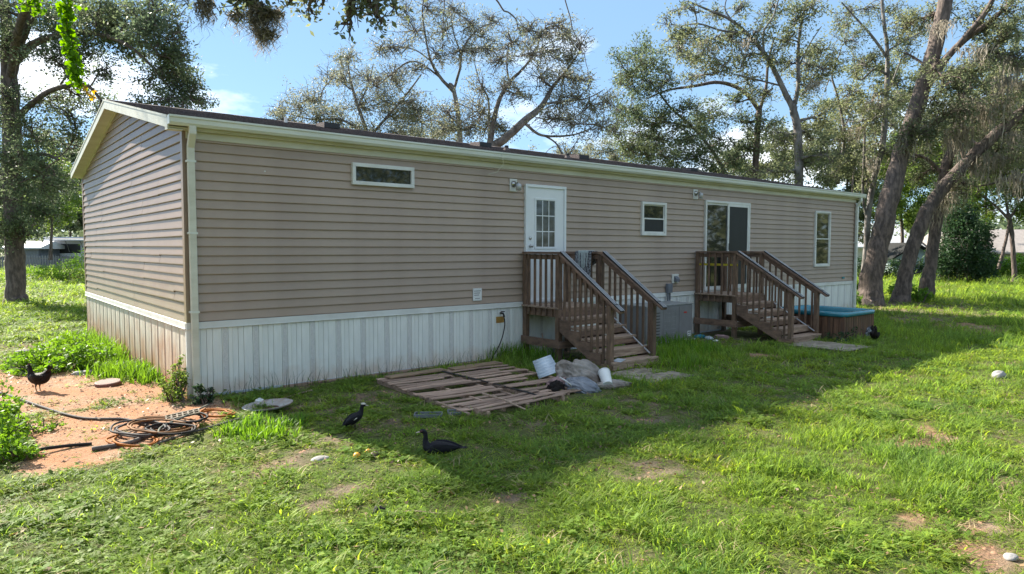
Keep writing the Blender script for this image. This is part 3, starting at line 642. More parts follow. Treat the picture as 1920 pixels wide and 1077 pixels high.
# cloth over the right landing rail of the first steps
def cloth(x, y0, y1, z, d1, d2, name, label, mat, cat='cloth'):
    nu, nv = 14, 22; v = []; 
    for i in range(nu+1):
        yy = y0+(y1-y0)*i/nu
        for j in range(nv+1):
            t = j/nv; s = t*(d1+d2+.16)
            ph = .012*math.sin(i*1.25+.4)+.006*math.sin(i*2.7)
            if s < d1: p = (x-.084-.004-abs(ph)*min(1, (d1-s)*4), yy+(.5-i/nu)*.05*(d1-s)/d1, z-(d1-s)*(1-.10*math.sin(i*.7)))
            elif s < d1+.16: p = (x-.084+(s-d1)/.16*.168, yy, z+.006+.004*math.sin(i*1.9))
            else: p = (x+.084+.004+abs(ph), yy, z-(s-d1-.16)*(1-.15*math.sin(i*.5+1)))
            v.append(p)
    n = nv+1; f = [(i*n+j, i*n+j+1, (i+1)*n+j+1, (i+1)*n+j) for i in range(nu) for j in range(nv)]
    mb = MB(); mb.add(v, f); o = obj(name, mb, mat, None, smooth=True, label=label, cat=cat)
    s = o.modifiers.new('thick', 'SOLIDIFY'); s.thickness = .006; return o
cloth(6.636, -.78, -.36, 1.872, .55, .25, 'cloth', 'dark mottled grey cloth draped over the right landing rail of the door steps', mGreyCloth)
cloth(6.636, -.70, -.45, 1.882, .30, .2, 'cloth', 'pale bluish rag lying on top of the dark cloth on the rail', mPaleCloth)

# ------------------------------------------------------------------ air conditioning unit
ac = thing('air_conditioner', 'low grey metal air conditioning unit standing against the white skirting', 'air conditioner', (8.15, -.72, 0))
w_, d_, h_ = 1.50, .64, .80
obj('cabinet', MB().box(0, w_, 0, d_, .06, h_-.03), mACgrey, ac, bevel=.01)
obj('lid', MB().box(-.012, w_+.012, -.012, d_+.005, h_-.029, h_), mACtop, ac, bevel=.006)
obj('base', MB().box(-.04, w_+.06, -.06, d_, -.03, .059), mStone, ac, bevel=.01)
for x in (.0, .52, 1.04): obj('access_panel', MB().box(x+.01, x+.45, -.008, -.0005, .09, h_-.05), mACgrey, ac, bevel=.002)
mb = MB()
for i in range(9): mb.box(.05, .42, -.016, -.0085, .16+i*.06, .175+i*.06)
obj('louvre', mb, mBlack, ac)
mb = MB()
for j in range(7): mb.box(.56, .94, -.013, -.0085, .14+j*.08, .145+j*.08)
for j in range(6): mb.box(.58+j*.065, .585+j*.065, -.0135, -.0086, .10, .72)
obj('coil_guard', mb, mACtop, ac)
obj('badge', MB().box(1.20, 1.29, -.012, -.0085, .60, .63), mRed, ac)
sk = obj('warning_label', MB().box(1.33, 1.44, -.0115, -.0085, .11, .22), mLabel, ac)
for a, b, c, d in ((1.345, 1.375, .125, .155), (1.385, 1.43, .13, .14), (1.385, 1.43, .15, .16), (1.345, 1.43, .175, .205)): obj('label_print', MB().box(a, b, -.0125, -.0116, c, d), mACgrey, sk)

# ------------------------------------------------------------------ hot tub
TX0, TX1, TY0, TY1, TZ = 12.0, 13.42, -2.80, -1.2, .60
tub = thing('hot_tub', 'square hot tub with teal rim and dark wooden cabinet beside the second steps', 'hot tub', (TX0, TY0, 0))
tw, td = TX1-TX0, TY1-TY0
obj('cabinet_core', MB().box(.04, tw-.04, .04, td-.04, 0, .46), mDark, tub)
nsl = 13
for side in range(4):
    Ln = tw if side in (0, 2) else td
    for i in range(nsl):
        a = Ln*i/nsl+.005; b = Ln*(i+1)/nsl-.005
        bx = [(a, b, .012, .036), (None,)*4, None, None]
        if side == 0: mb = MB().box(a, b, .012, .036, .01, TZ-.085)
        elif side == 2: mb = MB().box(a, b, td-.036, td-.012, .01, TZ-.085)
        elif side == 1: mb = MB().box(.012, .036, a, b, .01, TZ-.085)
        else: mb = MB().box(tw-.036, tw-.012, a, b, .01, TZ-.085)
        obj('cabinet_slat', mb, mTubWood, tub, bevel=.002)
# rim: rounded square ring with a rolled lip; shell: basin
def rr(w, d, cx, cy, r, n=6):
    pts = []
    for qx, qy, a0 in ((1, 1, 0), (-1, 1, 90), (-1, -1, 180), (1, -1, 270)):
        for k in range(n+1):
            t = R(a0+90*k/n); pts.append((cx+qx*(w/2-r)+r*math.cos(t), cy+qy*(d/2-r)+r*math.sin(t)))
    return pts
rings = [(.03, TZ-.10), (-.015, TZ-.10), (-.035, TZ-.07), (-.03, TZ-.015), (.0, TZ), (.04, TZ+.003), (.07, TZ-.004), (.09, TZ-.03), (.12, TZ-.16)]
mb = MB(); v = []; f = []
N_ = 28
for ins, z in rings:
    v += [(x, y, z) for x, y in rr(tw-2*ins, td-2*ins, tw/2, td/2, max(.05, .13-ins*.1+max(0, ins)*.5))]
for i in range(len(rings)-1):
    for k in range(N_): f.append((i*N_+k, i*N_+(k+1) % N_, (i+1)*N_+(k+1) % N_, (i+1)*N_+k))
mb.add(v, f); obj('rim', mb, mTeal, tub, smooth=True)
rings = [(.12, TZ-.161, .2), (.27, TZ-.30, .25), (.42, TZ-.33, .25), (.46, TZ-.5, .25), (.7, TZ-.52, .1)]
mb = MB(); v = []; f = []
for ins, z, r in rings: v += [(x, y, z) for x, y in rr(tw-2*ins, td-2*ins, tw/2, td/2, min(r, (tw-2*ins)/2-.01))]
for i in range(len(rings)-1):
    for k in range(N_): f.append((i*N_+k, i*N_+(k+1) % N_, (i+1)*N_+(k+1) % N_, (i+1)*N_+k))
f.append(tuple(range((len(rings)-1)*N_, len(rings)*N_)))
mb.add(v, f); obj('shell', mb, mTubIn, tub, smooth=True)
for k in range(3): obj('jet', MB().lathe([(.0, 0), (.035, 0), (.03, .008), (0, .008)], (.3+.4*k, td-.05, TZ+.003), 12), mTeal, tub)

# ------------------------------------------------------------------ pallets and loose boards
def pallet(x, y, rz, w, d, n, label, seed, tilt=0):
    t = thing('pallet', label, 'pallet', (x, y, .0), group='weathered pallets lying by the skirting', rot=(R(tilt), 0, rz)); rg = random.Random(seed)
    for k in range(3):
        px = .02+(w-.06)*k/2
        obj('stringer', MB().box(px, px+.04, -d, 0, -.03, .050), mGreyWood, t, rot=(0, 0, 0), bevel=.003)
    y_ = 0; i = 0
    while y_ < d-.04:
        bw = rg.choice((.075, .085, .12, .09)); gap = rg.uniform(.04, .085)
        if y_+bw > d: bw = d-y_
        l0 = rg.uniform(-.03, .02); l1 = w+rg.uniform(-.02, .05)
        if rg.random() < .1: l1 = w*rg.uniform(.55, .8)
        th = .015
        mb = MB(); nseg = 6; v = []; sag = rg.uniform(-.012, .012)
        for q in range(nseg+1):
            xx = l0+(l1-l0)*q/nseg; zz = .0525+sag*math.sin(q/nseg*math.pi)+rg.uniform(-.001, .001); e = rg.uniform(-.004, .004)
            v += [(xx, -y_-bw+e, zz), (xx, -y_+e, zz), (xx, -y_+e, zz+th), (xx, -y_-bw+e, zz+th)]
        f = [(0, 1, 2, 3), tuple(nseg*4+q for q in (3, 2, 1, 0))]
        for q in range(nseg):
            for e in range(4): f.append((q*4+e, q*4+(e+1) % 4, q*4+4+(e+1) % 4, q*4+4+e))
        mb.add(v, f)
        obj('slat', mb, mGreyWood, t, loc=(0, 0, rg.uniform(0, .004)), rot=(rg.uniform(-.02, .02), rg.uniform(-.006, .006), rg.uniform(-.012, .012)), bevel=.003)
        y_ += bw+gap; i += 1
    return t
pallet(2.32, -.62, R(-4), 1.05, 2.45, 18, 'left weathered grey pallet lying near the pale round dish', 4)
pallet(3.44, -.66, R(-2.5), 1.10, 2.25, 16, 'right weathered pallet lying in front of the door steps, junk at its end', 9)
pallet(2.28, -2.72, R(3), 1.30, .52, 4, 'short broken pallet piece sunk in the grass at the near end', 15, tilt=-3)
obj('plank', MB().box(-.5, .5, -.09, .09, 0, .02), mTanWood, None, loc=(2.95, -.70, .076), rot=(0, 0, R(3)), bevel=.003, label='tan plank lying across the top edge of the left pallet', cat='plank')
obj('plank', MB().box(-.48, .48, -.10, .10, 0, .02), mTanWood, None, loc=(4.02, -.72, .076), rot=(0, 0, R(2)), bevel=.003, label='tan plank lying across the top edge of the right pallet', cat='plank')
obj('strap', MB().tube([(3.37, -.62, .075), (3.36, -1.3, .08), (3.39, -2.0, .075), (3.38, -2.7, .075), (3.36, -3.05, .06)], [(.028, .008)]*5, n=6), mHoseBlk, None, label='dark strip lying in the gap between the two pallets', cat='strap')
obj('stick', MB().tube([tuple(gp(905, 738, .14)), tuple(gp(945, 750, .13)), tuple(gp(985, 768, .06))], [.014, .012, .008], n=6), mTread, None, label='thin brown stick lying aslant over the near pallet end', cat='stick')
BOARDS = []
def board(u, v, rz, w, d, label, mat, name='board', th=.02, z=.012, rx=0):
    p = gp(u, v); BOARDS.append((p[0], p[1], w/2-.02, d/2-.02)); return obj(name, MB().box(-w/2, w/2, -d/2, d/2, 0, th), mat, None, loc=(p[0], p[1], float(gz(p[0], p[1]))+z), rot=(rx, 0, rz), bevel=.004, label=label, cat='board')
board(1192, 701, R(4), .92, .46, 'muddy board lying on the grass nearest the foot of the door steps', mMat)
board(1240, 711, R(-3), .98, .44, 'muddy board lying outermost before the door steps', mMat, z=.02)
board(1528, 649, R(3), 1.05, .62, 'grey board lying at the foot of the second steps', mMat, z=.02)
board(1580, 656, R(-2), .95, .62, 'grey board lying outermost before the second steps', mMat, z=.03)

# ------------------------------------------------------------------ junk by the pallets
def blob(name, loc, size, mat, label, cat, seed, amp=.18, fr=2.2, rot=0, flat=True, crease=.0, shear=(0, 0)):
    import bmesh
    bm = bmesh.new(); bmesh.ops.create_icosphere(bm, subdivisions=5 if max(size) > .2 else (4 if max(size) > .09 else 3), radius=1)
    P = np.array([vv.co[:] for vv in bm.verts])
    n1 = fbm(P[:, 0]*fr+seed, P[:, 1]*fr+P[:, 2]*fr*1.3, seed, 3)-.5
    r_ = np.abs(fbm(P[:, 0]*fr*2.1+P[:, 2]*2.5+seed*2, P[:, 1]*fr*2.3, seed+7, 3)-.5)*2
    P = P*(1+amp*2*n1-crease*(1-np.minimum(1, r_*3.2)))[:, None]
    z = P[:, 2]
    if flat: z = np.where(z < -.35, -.35+(z+.35)*.12, z)
    P = np.stack([P[:, 0]*size[0]+shear[0]*z, P[:, 1]*size[1]+shear[1]*z, (z+.36)*size[2]], 1)
    for vv, q in zip(bm.verts, P): vv.co = q
    me = bpy.data.meshes.new(name); bm.to_mesh(me); bm.free(); me.materials.append(mat)
    me.polygons.foreach_set('use_smooth', [True]*len(me.polygons))
    o = bpy.data.objects.new(name, me); link(o); o.location = loc; o.rotation_euler = (0, 0, rot)
    return tag(o, label, cat)
p = gp(1090, 722); blob('tarp', (p[0], p[1], 0), (.36, .24, .27), mSack, 'large dirty beige sack slumped beside the pallets', 'sack', 3, .24, 1.6, R(-20), crease=.16, shear=(-.12, .05))
p = gp(1093, 733); blob('plastic_sheet', (p[0], p[1], 0), (.24, .16, .14), mBlueSack, 'bluish grey plastic sheet crumpled against the dirty sack', 'sheet', 8, .2, 1.5, R(-30), crease=.14, shear=(-.08, .1))
p = gp(1045, 728); blob('rag_heap', (p[0], p[1], .02), (.22, .14, .10), mPink, 'pinkish dirty rags heaped on the right pallet end', 'rags', 12, .3, 2.4, R(30), crease=.2)
p = gp(1042, 736); blob('leaf_heap', (p[0], p[1], .0), (.14, .11, .12), mHenF, 'dark reddish bundle between the rags and the sack', 'bundle', 17, .3, 2.4, 0, crease=.2)
p = gp(1150, 728); blob('cloth_heap', (p[0], p[1], .0), (.26, .10, .09), mSack, 'flattened brown sack end trailing behind the white bucket', 'sack', 21, .2, 2, R(-30), crease=.1)
p = gp(1031, 712)
mb = MB(); v = []; nn = 24
for i in range(nn+1):
    z = .34*i/nn; y = .010*math.sin(i*1.6); v += [(-.17, y, z), (.17-.05*i/nn, y, z+.03)]
mb.add(v, [(2*i, 2*i+2, 2*i+3, 2*i+1) for i in range(nn)])
o = obj('metal_sheet', mb, mGalv, None, loc=(p[0], p[1], .06), rot=(R(-48), R(-14), R(-32)), smooth=True, label='piece of pale corrugated sheet propped behind the rags', cat='sheet metal')
o.modifiers.new('t', 'SOLIDIFY').thickness = .003
p = gp(1136, 727)
bk = thing('bucket', 'white plastic bucket lying on its side by the beige sack', 'bucket', (p[0], p[1], .12), rot=(R(-62), R(0), R(-35)))
bk.scale = (.8, .8, 1.05)
obj('bucket_body', MB().lathe([(0, -.13), (.085, -.13), (.105, .12), (.112, .12), (.112, .135), (.103, .135), (.100, .12), (.082, -.12), (0, -.12)], n=24), mWhite, bk, smooth=False)
obj('handle', MB().tube([(.112*math.cos(a), .112*math.sin(a)*.9, .10+.10*abs(math.sin(a))) for a in np.linspace(0, math.pi, 12)], .003, n=5), mGalv, bk)
obj('white_cable', MB().tube([tuple(gp(1050, 708, .22)), tuple(gp(1060, 714, .2)), tuple(gp(1070, 722, .12)), tuple(gp(1072, 728, .04))], .010, n=6), mWhite, None, label='short white tube curving down between rags and sack', cat='tube', smooth=True)
# two dark troughs lying in the grass
def trough(u, v, rz, w, d, label):
    p = gp(u, v); t = thing('tray', label, 'tray', (p[0], p[1], .01), rot=(0, 0, rz))
    mb = MB().box(-w/2, w/2, -d/2, d/2, 0, .012); frame = MB()
    frame.box(-w/2-.008, w/2+.008, d/2, d/2+.01, 0, .04).box(-w/2-.008, w/2+.008, -d/2-.01, -d/2, 0, .04).box(-w/2-.01, -w/2-.0005, -d/2, d/2, 0, .04).box(w/2+.0005, w/2+.01, -d/2, d/2, 0, .04)
    obj('tray_floor', mb, mGreyPl, t); obj('tray_edge', frame, mGreyPl, t, bevel=.003); return t
trough(803, 783, R(-38), .30, .13, 'narrow dark grey tray lying in the grass left of the pallet end')
trough(857, 778, R(-30), .20, .14, 'short bluish grey tray lying right under the pallet end')
# dish and cap
p = gp(503, 771)
ds = thing('metal_dish', 'oval grey metal dish with a rusty middle lying by the skirting', 'dish', (p[0], p[1], .03), rot=(R(3), R(-5), R(-38)))
obj('bowl', MB().lathe([(0, .0), (.14, .008), (.26, .035), (.29, .055), (.295, .052), (.262, .025), (.14, -.004), (0, -.01)], n=32), mDish, ds, smooth=True)
ds.scale = (1, .80, 1)
obj('rust_patch', MB().lathe([(0, .0015), (.10, .0055), (.125, .0085)], n=24), mRedLid, ds, smooth=True)
p = gp(487, 763)
cp = thing('plastic_pot', 'small white round plastic cap standing behind the metal dish', 'cap', (p[0], p[1], 0))
obj('cap_body', MB().lathe([(0, .0), (.04, 0), (.04, .05), (.05, .05), (.05, .085), (.045, .09), (.02, .09), (.02, .105), (0, .105)], n=16), mWhite, cp)
obj('pipe', MB().tube([tuple(gp(498, 757, .02)), tuple(gp(530, 748, .02)), tuple(gp(562, 738, .02)), tuple(gp(585, 732, .015))], .012, n=6), mTread, None, label='thin tan pipe lying from the white cap along the skirting', cat='pipe', smooth=True)
p = gp(203, 723)
ld = thing('round_slab', 'round reddish brown lid lying on the sand before the tall grass', 'slab', (p[0], p[1], .02), rot=(R(4), R(-3), 0))
obj('lid_disc', MB().lathe([(0, .04), (.15, .042), (.165, .034), (.17, .0), (0, 0)], n=24), mRedLid, ld, smooth=False)

# ------------------------------------------------------------------ garden hoses
def spline(P, n=10):
    P = [Vector(p) for p in P]; out = []
    for i in range(len(P)-1):
        a = P[max(i-1, 0)]; b = P[i]; c = P[i+1]; d = P[min(i+2, len(P)-1)]
        for k in range(n):
            t = k/n; out.append(.5*((2*b)+(c-a)*t+(2*a-5*b+4*c-d)*t*t+(3*b-a-3*c+d)*t**3))
    out.append(P[-1]); return out
def hose(px, mat, r, label, z0=.02, seed=0):
    rg = random.Random(seed); pts = []
    for i, q in enumerate(px):
        z = (q[2] if len(q) > 2 else z0); g = gp(q[0], q[1], z); pts.append((g[0], g[1], z+float(gz(g[0], g[1]))))
    return obj('garden_hose', MB().tube(spline(pts), r, n=8), mat, None, smooth=True, label=label, cat='hose')
hose([(-60, 722), (0, 737), (40, 750), (80, 764), (120, 776), (160, 784), (200, 787), (235, 788), (265, 795), (290, 802), (330, 800), (360, 792)], mHoseGrey, .016, 'long grey hose running in from the left over the orange sand')
def coil(cu, cv, ru, rv, n, mat, r, label, seed, z=.03, ph=0):
    rg = random.Random(seed); P = []
    N = int(n*12)
    for i in range(N+1):
        t = ph+2*math.pi*i/12; k = 1+.12*math.sin(t*.37+seed)+rg.uniform(-.05, .05)
        P.append((cu+ru*k*math.cos(t)+rg.uniform(-3, 3)+5*math.sin(t*.21), cv+rv*k*math.sin(t)+2.5*math.sin(t*.13+seed), z+.018*((i/12) % 3)+rg.uniform(0, .01)))
    return hose(P, mat, r, label, z, seed)
coil(262, 804, 50, 12, 3.2, mHoseGrey, .011, 'grey hose coiled widest, nearest the sand', 2, ph=.5)
coil(300, 797, 60, 13, 3.0, mHoseTan, .011, 'tan hose looped through the middle of the hose heap', 5, .045)
coil(246, 822, 44, 11, 1.6, mHoseOr, .010, 'orange hose looped at the near left of the heap', 7, .02)
coil(352, 784, 28, 9, 3.0, mHoseBlk, .011, 'black hose coiled at the far right of the heap', 9, .05)
coil(318, 806, 42, 9, 2.2, mHoseBlk, .011, 'thin black hose tangled in the middle of the heap', 10, .06)
coil(402, 772, 30, 6, 2.1, mHoseOr, .012, 'orange hose coiled by the house corner', 13, .02)
hose([(296, 816, .05), (300, 803, .07), (318, 793, .09), (345, 782, .12), (370, 769, .10), (392, 758, .03)], mHosePale, .011, 'pale hose arching over the heap towards the house corner')
hose([(172, 842), (200, 838), (232, 832), (258, 824), (272, 816)], mPipeGrey, .024, 'thick muddy grey pipe lying at the near side of the hoses')
hose([(285, 834), (320, 822), (350, 812), (400, 800), (440, 788), (456, 785)], mPipeGrey, .014, 'long grey pipe lying right of the heap towards the dish')
hose([(58, 856, .02), (66, 848, .03), (80, 844, .04), (110, 840, .03), (140, 836, .02), (172, 833, .01)], mHoseBlk, .017, 'dark bent branch lying alone on the orange sand')
p = gp(343, 781, .10)
gr = thing('plastic_grate', 'small pale slotted grate lying on top of the hose heap', 'grate', (p[0], p[1], .11), rot=(R(12), R(-8), R(-12)))
mb = MB(); frame_ = mb
for a, b, c, d in ((-.17, .17, -.06, -.045), (-.17, .17, .045, .06), (-.17, -.155, -.045, .045), (.155, .17, -.045, .045), (-.17, .17, -.006, .006)): mb.box(a, b, c, d, 0, .02)
for k in range(5): mb.box(-.11+.055*k-.008, -.11+.055*k+.008, -.045, .045, .001, .019)
obj('grate_bars', mb, mMat, gr)
hose_w = obj('garden_hose', MB().tube(spline([(5.08, -.125, .72), (5.06, -.16, .60), (4.98, -.20, .42), (4.86, -.24, .25), (4.72, -.28, .12), (4.6, -.34, .03), (4.4, -.42, .03)]), .010, n=8), mHoseBlk, None, smooth=True, label='dark hose hanging from the tap on the skirting', cat='hose')
# trash under the second steps and small litter
for i, (u, v, c, lab, s) in enumerate(((1312, 634, mTeal, 'blue plastic litter under the left post of the second steps', .16), (1330, 636, mGalv, 'pale blue plastic litter under the second steps', .12),
                                      (1352, 634, mPink, 'pinkish litter lying under the landing of the second steps', .16), (1342, 640, mWhite, 'white scrap lying in front of the litter under the second steps', .07))):
    p = gp(u, v); blob('litter', (p[0], p[1], 0), (s, s*.7, s*.35), c, lab, 'litter', 30+i, .35, 2.5, i, crease=.2)
p = gp(1873, 708); blob('stone', (p[0], p[1], 0), (.13, .09, .08), mStone, 'pale stone lying alone on the sunlit lawn at the right', 'stone', 44, .2, 1.5)
p = gp(1895, 1048); blob('stone', (p[0], p[1], 0), (.05, .04, .025), mStone, 'small pale stone on the bare patch in the near right corner', 'stone', 45, .2, 1.5)
p = gp(548, 828+32); 
p = gp(600, 862); blob('stone', (p[0], p[1], -.01), (.09, .06, .03), mStone, 'flat grey stone lying on the bare soil before the ducks', 'stone', 46, .2, 1.5)
p = gp(712, 965); blob('debris', (p[0], p[1], 0), (.055, .04, .05), mHoseBlk, 'black scrap lying in the near lawn', 'scrap', 47, .35, 2, crease=.2)
p = gp(730, 968); blob('debris', (p[0], p[1], 0), (.035, .03, .025), mStone, 'pale chip lying beside the black scrap in the near lawn', 'scrap', 48, .3, 2)
obj('stick', MB().tube(spline([tuple(gp(750, 962, .015)), tuple(gp(775, 958, .04)), tuple(gp(805, 962, .03)), tuple(gp(840, 964, .02))]), .006, n=6), mTread, None, label='thin pale twig lying right of the black scrap', cat='stick', smooth=True)
p = gp(669, 858); blob('fruit', (p[0], p[1], .0), (.035, .03, .035), mOrange, 'orange fruit scrap lying left of its fellow before the ducks', 'fruit', 50, .15, 2)
p = gp(690, 850); blob('fruit', (p[0], p[1], .0), (.03, .022, .03), mOrange, 'yellowish fruit scrap lying farther back before the ducks', 'fruit', 51, .15, 2)
p = gp(702, 855); blob('fruit', (p[0], p[1], .0), (.045, .03, .03), mPink, 'pinkish scrap lying right of the two orange scraps', 'fruit', 52, .2, 2)
for i, (u, v, lab) in enumerate(((157, 702, 'pale flat stone lying before the tall grass on the sand'), (45, 662, 'pale grey stone half sunk in the sand at the far left'))):
    p = gp(u, v); blob('stone', (p[0], p[1], -.01), (.16, .08, .05), mStone, lab, 'stone', 60+i, .25, 1.7)
# paper on the lowest tread
obj('paper', MB().box(-.11, .11, -.07, .07, 0, .003), mGalv, None, loc=(5.78, -2.14, .168), rot=(R(3), R(-4), R(20)), label='blue white paper lying on the lowest tread of the door steps', cat='paper')
# cinder block under the first landing
cb = thing('concrete_block', 'grey concrete block lying under the landing of the door steps', 'concrete block', (5.95, -.45, 0), R(20))
obj('block_body', MB().box(-.2, .2, -.1, .1, 0, .19), mStone, cb, bevel=.01)
for s in (-.09, .09): obj('dark_core_plate', MB().box(s-.06, s+.06, -.07, .07, .1901, .1915), mDark, cb)  # thin black plates stand for the shade inside the hollow cores
obj('rod', MB().tube([(5.42, -.86, .02), (5.62, -.50, .45)], .010, n=6), mTread, None, label='thin rod leaning on the left leg of the door steps', cat='rod')

# ------------------------------------------------------------------ birds: each body is one loft from tail to head
def loft(path, n=14):
    return MB().tube([p[0] for p in path], [p[1] for p in path], n=n, up=(0, 0, 1))
def smooth_path(path, n=5):
    P = [Vector(p[0]) for p in path]; Rr = [Vector((p[1][0], p[1][1], 0)) for p in path]
    A = spline(P, n); B = spline(Rr, n); return [(a, (max(b.x, .002), max(b.y, .002))) for a, b in zip(A, B)]
def bird_eye(parent, x, y, z, r=.006):
    for s in (-1, 1): obj('eye', MB().lathe([(0, -r), (r*.8, -r*.5), (r, 0), (r*.8, r*.5), (0, r)], (x, s*y, z), 8), mBlack, parent, smooth=True)
def feather(pts, w, mat, parent, name='feather', th=.006):
    return obj(name, MB().tube(pts, [(w*.35, th), (w, th), (w*.9, th), (w*.2, th*.5)], n=8), mat, parent, smooth=True)
# duck lying in the grass, head to the left (local +x = head)
p = gp(822, 850)
dk = thing('duck', 'black muscovy duck resting in the grass with its neck raised', 'duck', (p[0], p[1], -.02), rot=(0, 0, R(172-36)))
dk.scale = (.66, .66, .66)
body = [((-.36, 0, .125), (.02, .008)), ((-.27, 0, .12), (.05, .025)), ((-.17, 0, .115), (.095, .065)), ((-.04, 0, .105), (.125, .095)), ((.08, 0, .10), (.115, .095)), ((.155, 0, .125), (.075, .075)), ((.185, 0, .19), (.042, .045)), ((.185, 0, .26), (.031, .033)), ((.19, 0, .315), (.030, .032)), ((.215, 0, .342), (.034, .033)), ((.25, 0, .343), (.028, .027)), ((.27, 0, .338), (.012, .012))]
obj('body', loft(smooth_path(body)), mFeather, dk, smooth=True)
obj('bill', loft(smooth_path([((.255, 0, .337), (.018, .016)), ((.28, 0, .330), (.016, .010)), ((.31, 0, .323), (.016, .006)), ((.325, 0, .320), (.008, .003))], 3), 8), mBill, dk, smooth=True)
obj('face', loft([((.225, 0, .348), (.037, .022)), ((.255, 0, .345), (.031, .019))], 10), mDarkFace, dk, smooth=True)
bird_eye(dk, .238, .034, .352)
for s in (-1, 1):
    wg = obj('wing', loft(smooth_path([((.10, s*.085, .135), (.012, .03)), ((.02, s*.115, .135), (.018, .065)), ((-.14, s*.095, .135), (.016, .06)), ((-.26, s*.05, .135), (.010, .03)), ((-.34, s*.02, .13), (.004, .01))], 4), 8), mFeather, dk, smooth=True)
for k in (-1, 0, 1): feather([(-.26, k*.02, .13), (-.31, k*.028, .128), (-.37, k*.035, .126), (-.42, k*.04, .122)], .022, mFeather, dk, 'tail_feather')
# young duck standing, pied face
p = gp(667, 806)
d2 = thing('duck', 'black and white muscovy duck standing upright with a pale face', 'duck', (p[0], p[1], .0), rot=(0, 0, R(-12)))
d2.scale = (.7, .7, .7)
body = [((-.20, 0, .055), (.015, .008)), ((-.16, 0, .075), (.035, .02)), ((-.10, 0, .12), (.065, .055)), ((-.02, 0, .17), (.080, .072)), ((.05, 0, .22), (.065, .060)), ((.085, 0, .275), (.036, .036)), ((.095, 0, .325), (.027, .029)), ((.11, 0, .362), (.033, .033)), ((.14, 0, .370), (.028, .027)), ((.158, 0, .366), (.012, .012))]
obj('body', loft(smooth_path(body)), mFeather, d2, smooth=True)
obj('face', loft(smooth_path([((.085, 0, .388), (.012, .010)), ((.105, 0, .385), (.030, .018)), ((.135, 0, .378), (.030, .022)), ((.155, 0, .370), (.016, .014))], 3), 10), mWhiteF, d2, smooth=True)
obj('bill', loft(smooth_path([((.145, 0, .362), (.016, .013)), ((.175, 0, .354), (.014, .008)), ((.2, 0, .346), (.012, .004))], 3), 8), mBill, d2, smooth=True)
bird_eye(d2, .132, .029, .376)
for s in (-1, 1):
    obj('wing', loft(smooth_path([((.04, s*.055, .235), (.010, .025)), ((-.03, s*.078, .185), (.014, .05)), ((-.12, s*.055, .125), (.012, .045)), ((-.20, s*.02, .07), (.005, .012))], 4), 8), mFeather, d2, smooth=True)
    obj('wing_patch', loft([((-.0, s*.089, .20), (.003, .005)), ((-.03, s*.093, .185), (.003, .008)), ((-.05, s*.09, .17), (.003, .004))], 6), mWhiteF, d2)
    obj('leg', MB().tube([(-.02, s*.035, .13), (-.01, s*.035, .06), (0, s*.035, .01)], [.012, .008, .008], n=6), mLegs, d2, smooth=True)
    obj('foot', MB().prism([(-.01, s*.035-.008), (.05, s*.035-.028), (.06, s*.035), (.05, s*.035+.028), (-.01, s*.035+.008)], 2, .002, .01), mLegs, d2)
obj('breast_fleck', loft([((.088, 0, .255), (.02, .012)), ((.115, 0, .25), (.012, .012))], 8), mWhiteF, d2)
# hen on the sand, seen from behind-left
def hen(loc, rz, label, mat=None):
    h = thing('hen', label, 'hen', loc, rot=(0, 0, rz)); mt = mHenF; h.scale = (.84, .84, .84)
    body = [((-.215, 0, .345), (.012, .02)), ((-.19, 0, .32), (.03, .05)), ((-.15, 0, .265), (.055, .075)), ((-.09, 0, .215), (.085, .090)), ((0, 0, .20), (.095, .095)), ((.08, 0, .225), (.078, .082)), ((.115, 0, .275), (.050, .055)), ((.125, 0, .33), (.032, .036)), ((.13, 0, .375), (.026, .029)), ((.145, 0, .402), (.027, .027)), ((.17, 0, .405), (.017, .017)), ((.18, 0, .402), (.006, .006))]
    obj('body', loft(smooth_path(body)), mt, h, smooth=True)
    obj('beak', loft([((.17, 0, .402), (.010, .009)), ((.205, 0, .393), (.002, .002))], 6), mLegs, h, smooth=True)
    obj('comb', MB().prism([(.12, .42), (.125, .447), (.138, .432), (.147, .452), (.158, .433), (.168, .444), (.172, .418)], 1, -.004, .004), mDarkFace, h)
    bird_eye(h, .155, .025, .408, .004)
    for s in (-1, 1):
        obj('wing', loft(smooth_path([((.07, s*.075, .25), (.01, .03)), ((0, s*.098, .235), (.014, .055)), ((-.09, s*.085, .235), (.012, .045)), ((-.15, s*.06, .25), (.005, .015))], 4), 8), mt, h, smooth=True)
        obj('leg', MB().tube([(.0, s*.04, .14), (.01, s*.04, .07), (0, s*.04, .01)], [.022, .009, .007], n=6), mLegs, h, smooth=True)
        for a in (-35, 0, 35): obj('toe', MB().tube([(0, s*.04, .008), (.05*math.cos(R(a)), s*.04+.05*math.sin(R(a)), .004)], [.006, .003], n=5), mLegs, h)
        feather([(-.17, s*.018, .30), (-.21, s*.026, .36), (-.225, s*.03, .405), (-.22, s*.035, .435)], .030, mt, h, 'tail_feather')
        feather([(-.16, s*.035, .29), (-.22, s*.05, .335), (-.25, s*.055, .37), (-.26, s*.06, .40)], .028, mt, h, 'tail_feather')
    return h
p = gp(72, 734); hen((p[0], p[1], 0), R(135), 'dark brown hen standing on the sand beside the tall grass')
p = gp(1640, 641); hn = hen((p[0], p[1], -.04), R(-150), 'black hen crouching at the right end of the hot tub')
blob('mesh_sack', (gp(1628, 632)[0]+.02, gp(1628, 632)[1], 0), (.22, .16, .18), mGreyCloth, 'black and white striped bundle lying between hot tub and hen', 'bundle', 70, .2, 2, crease=.15)

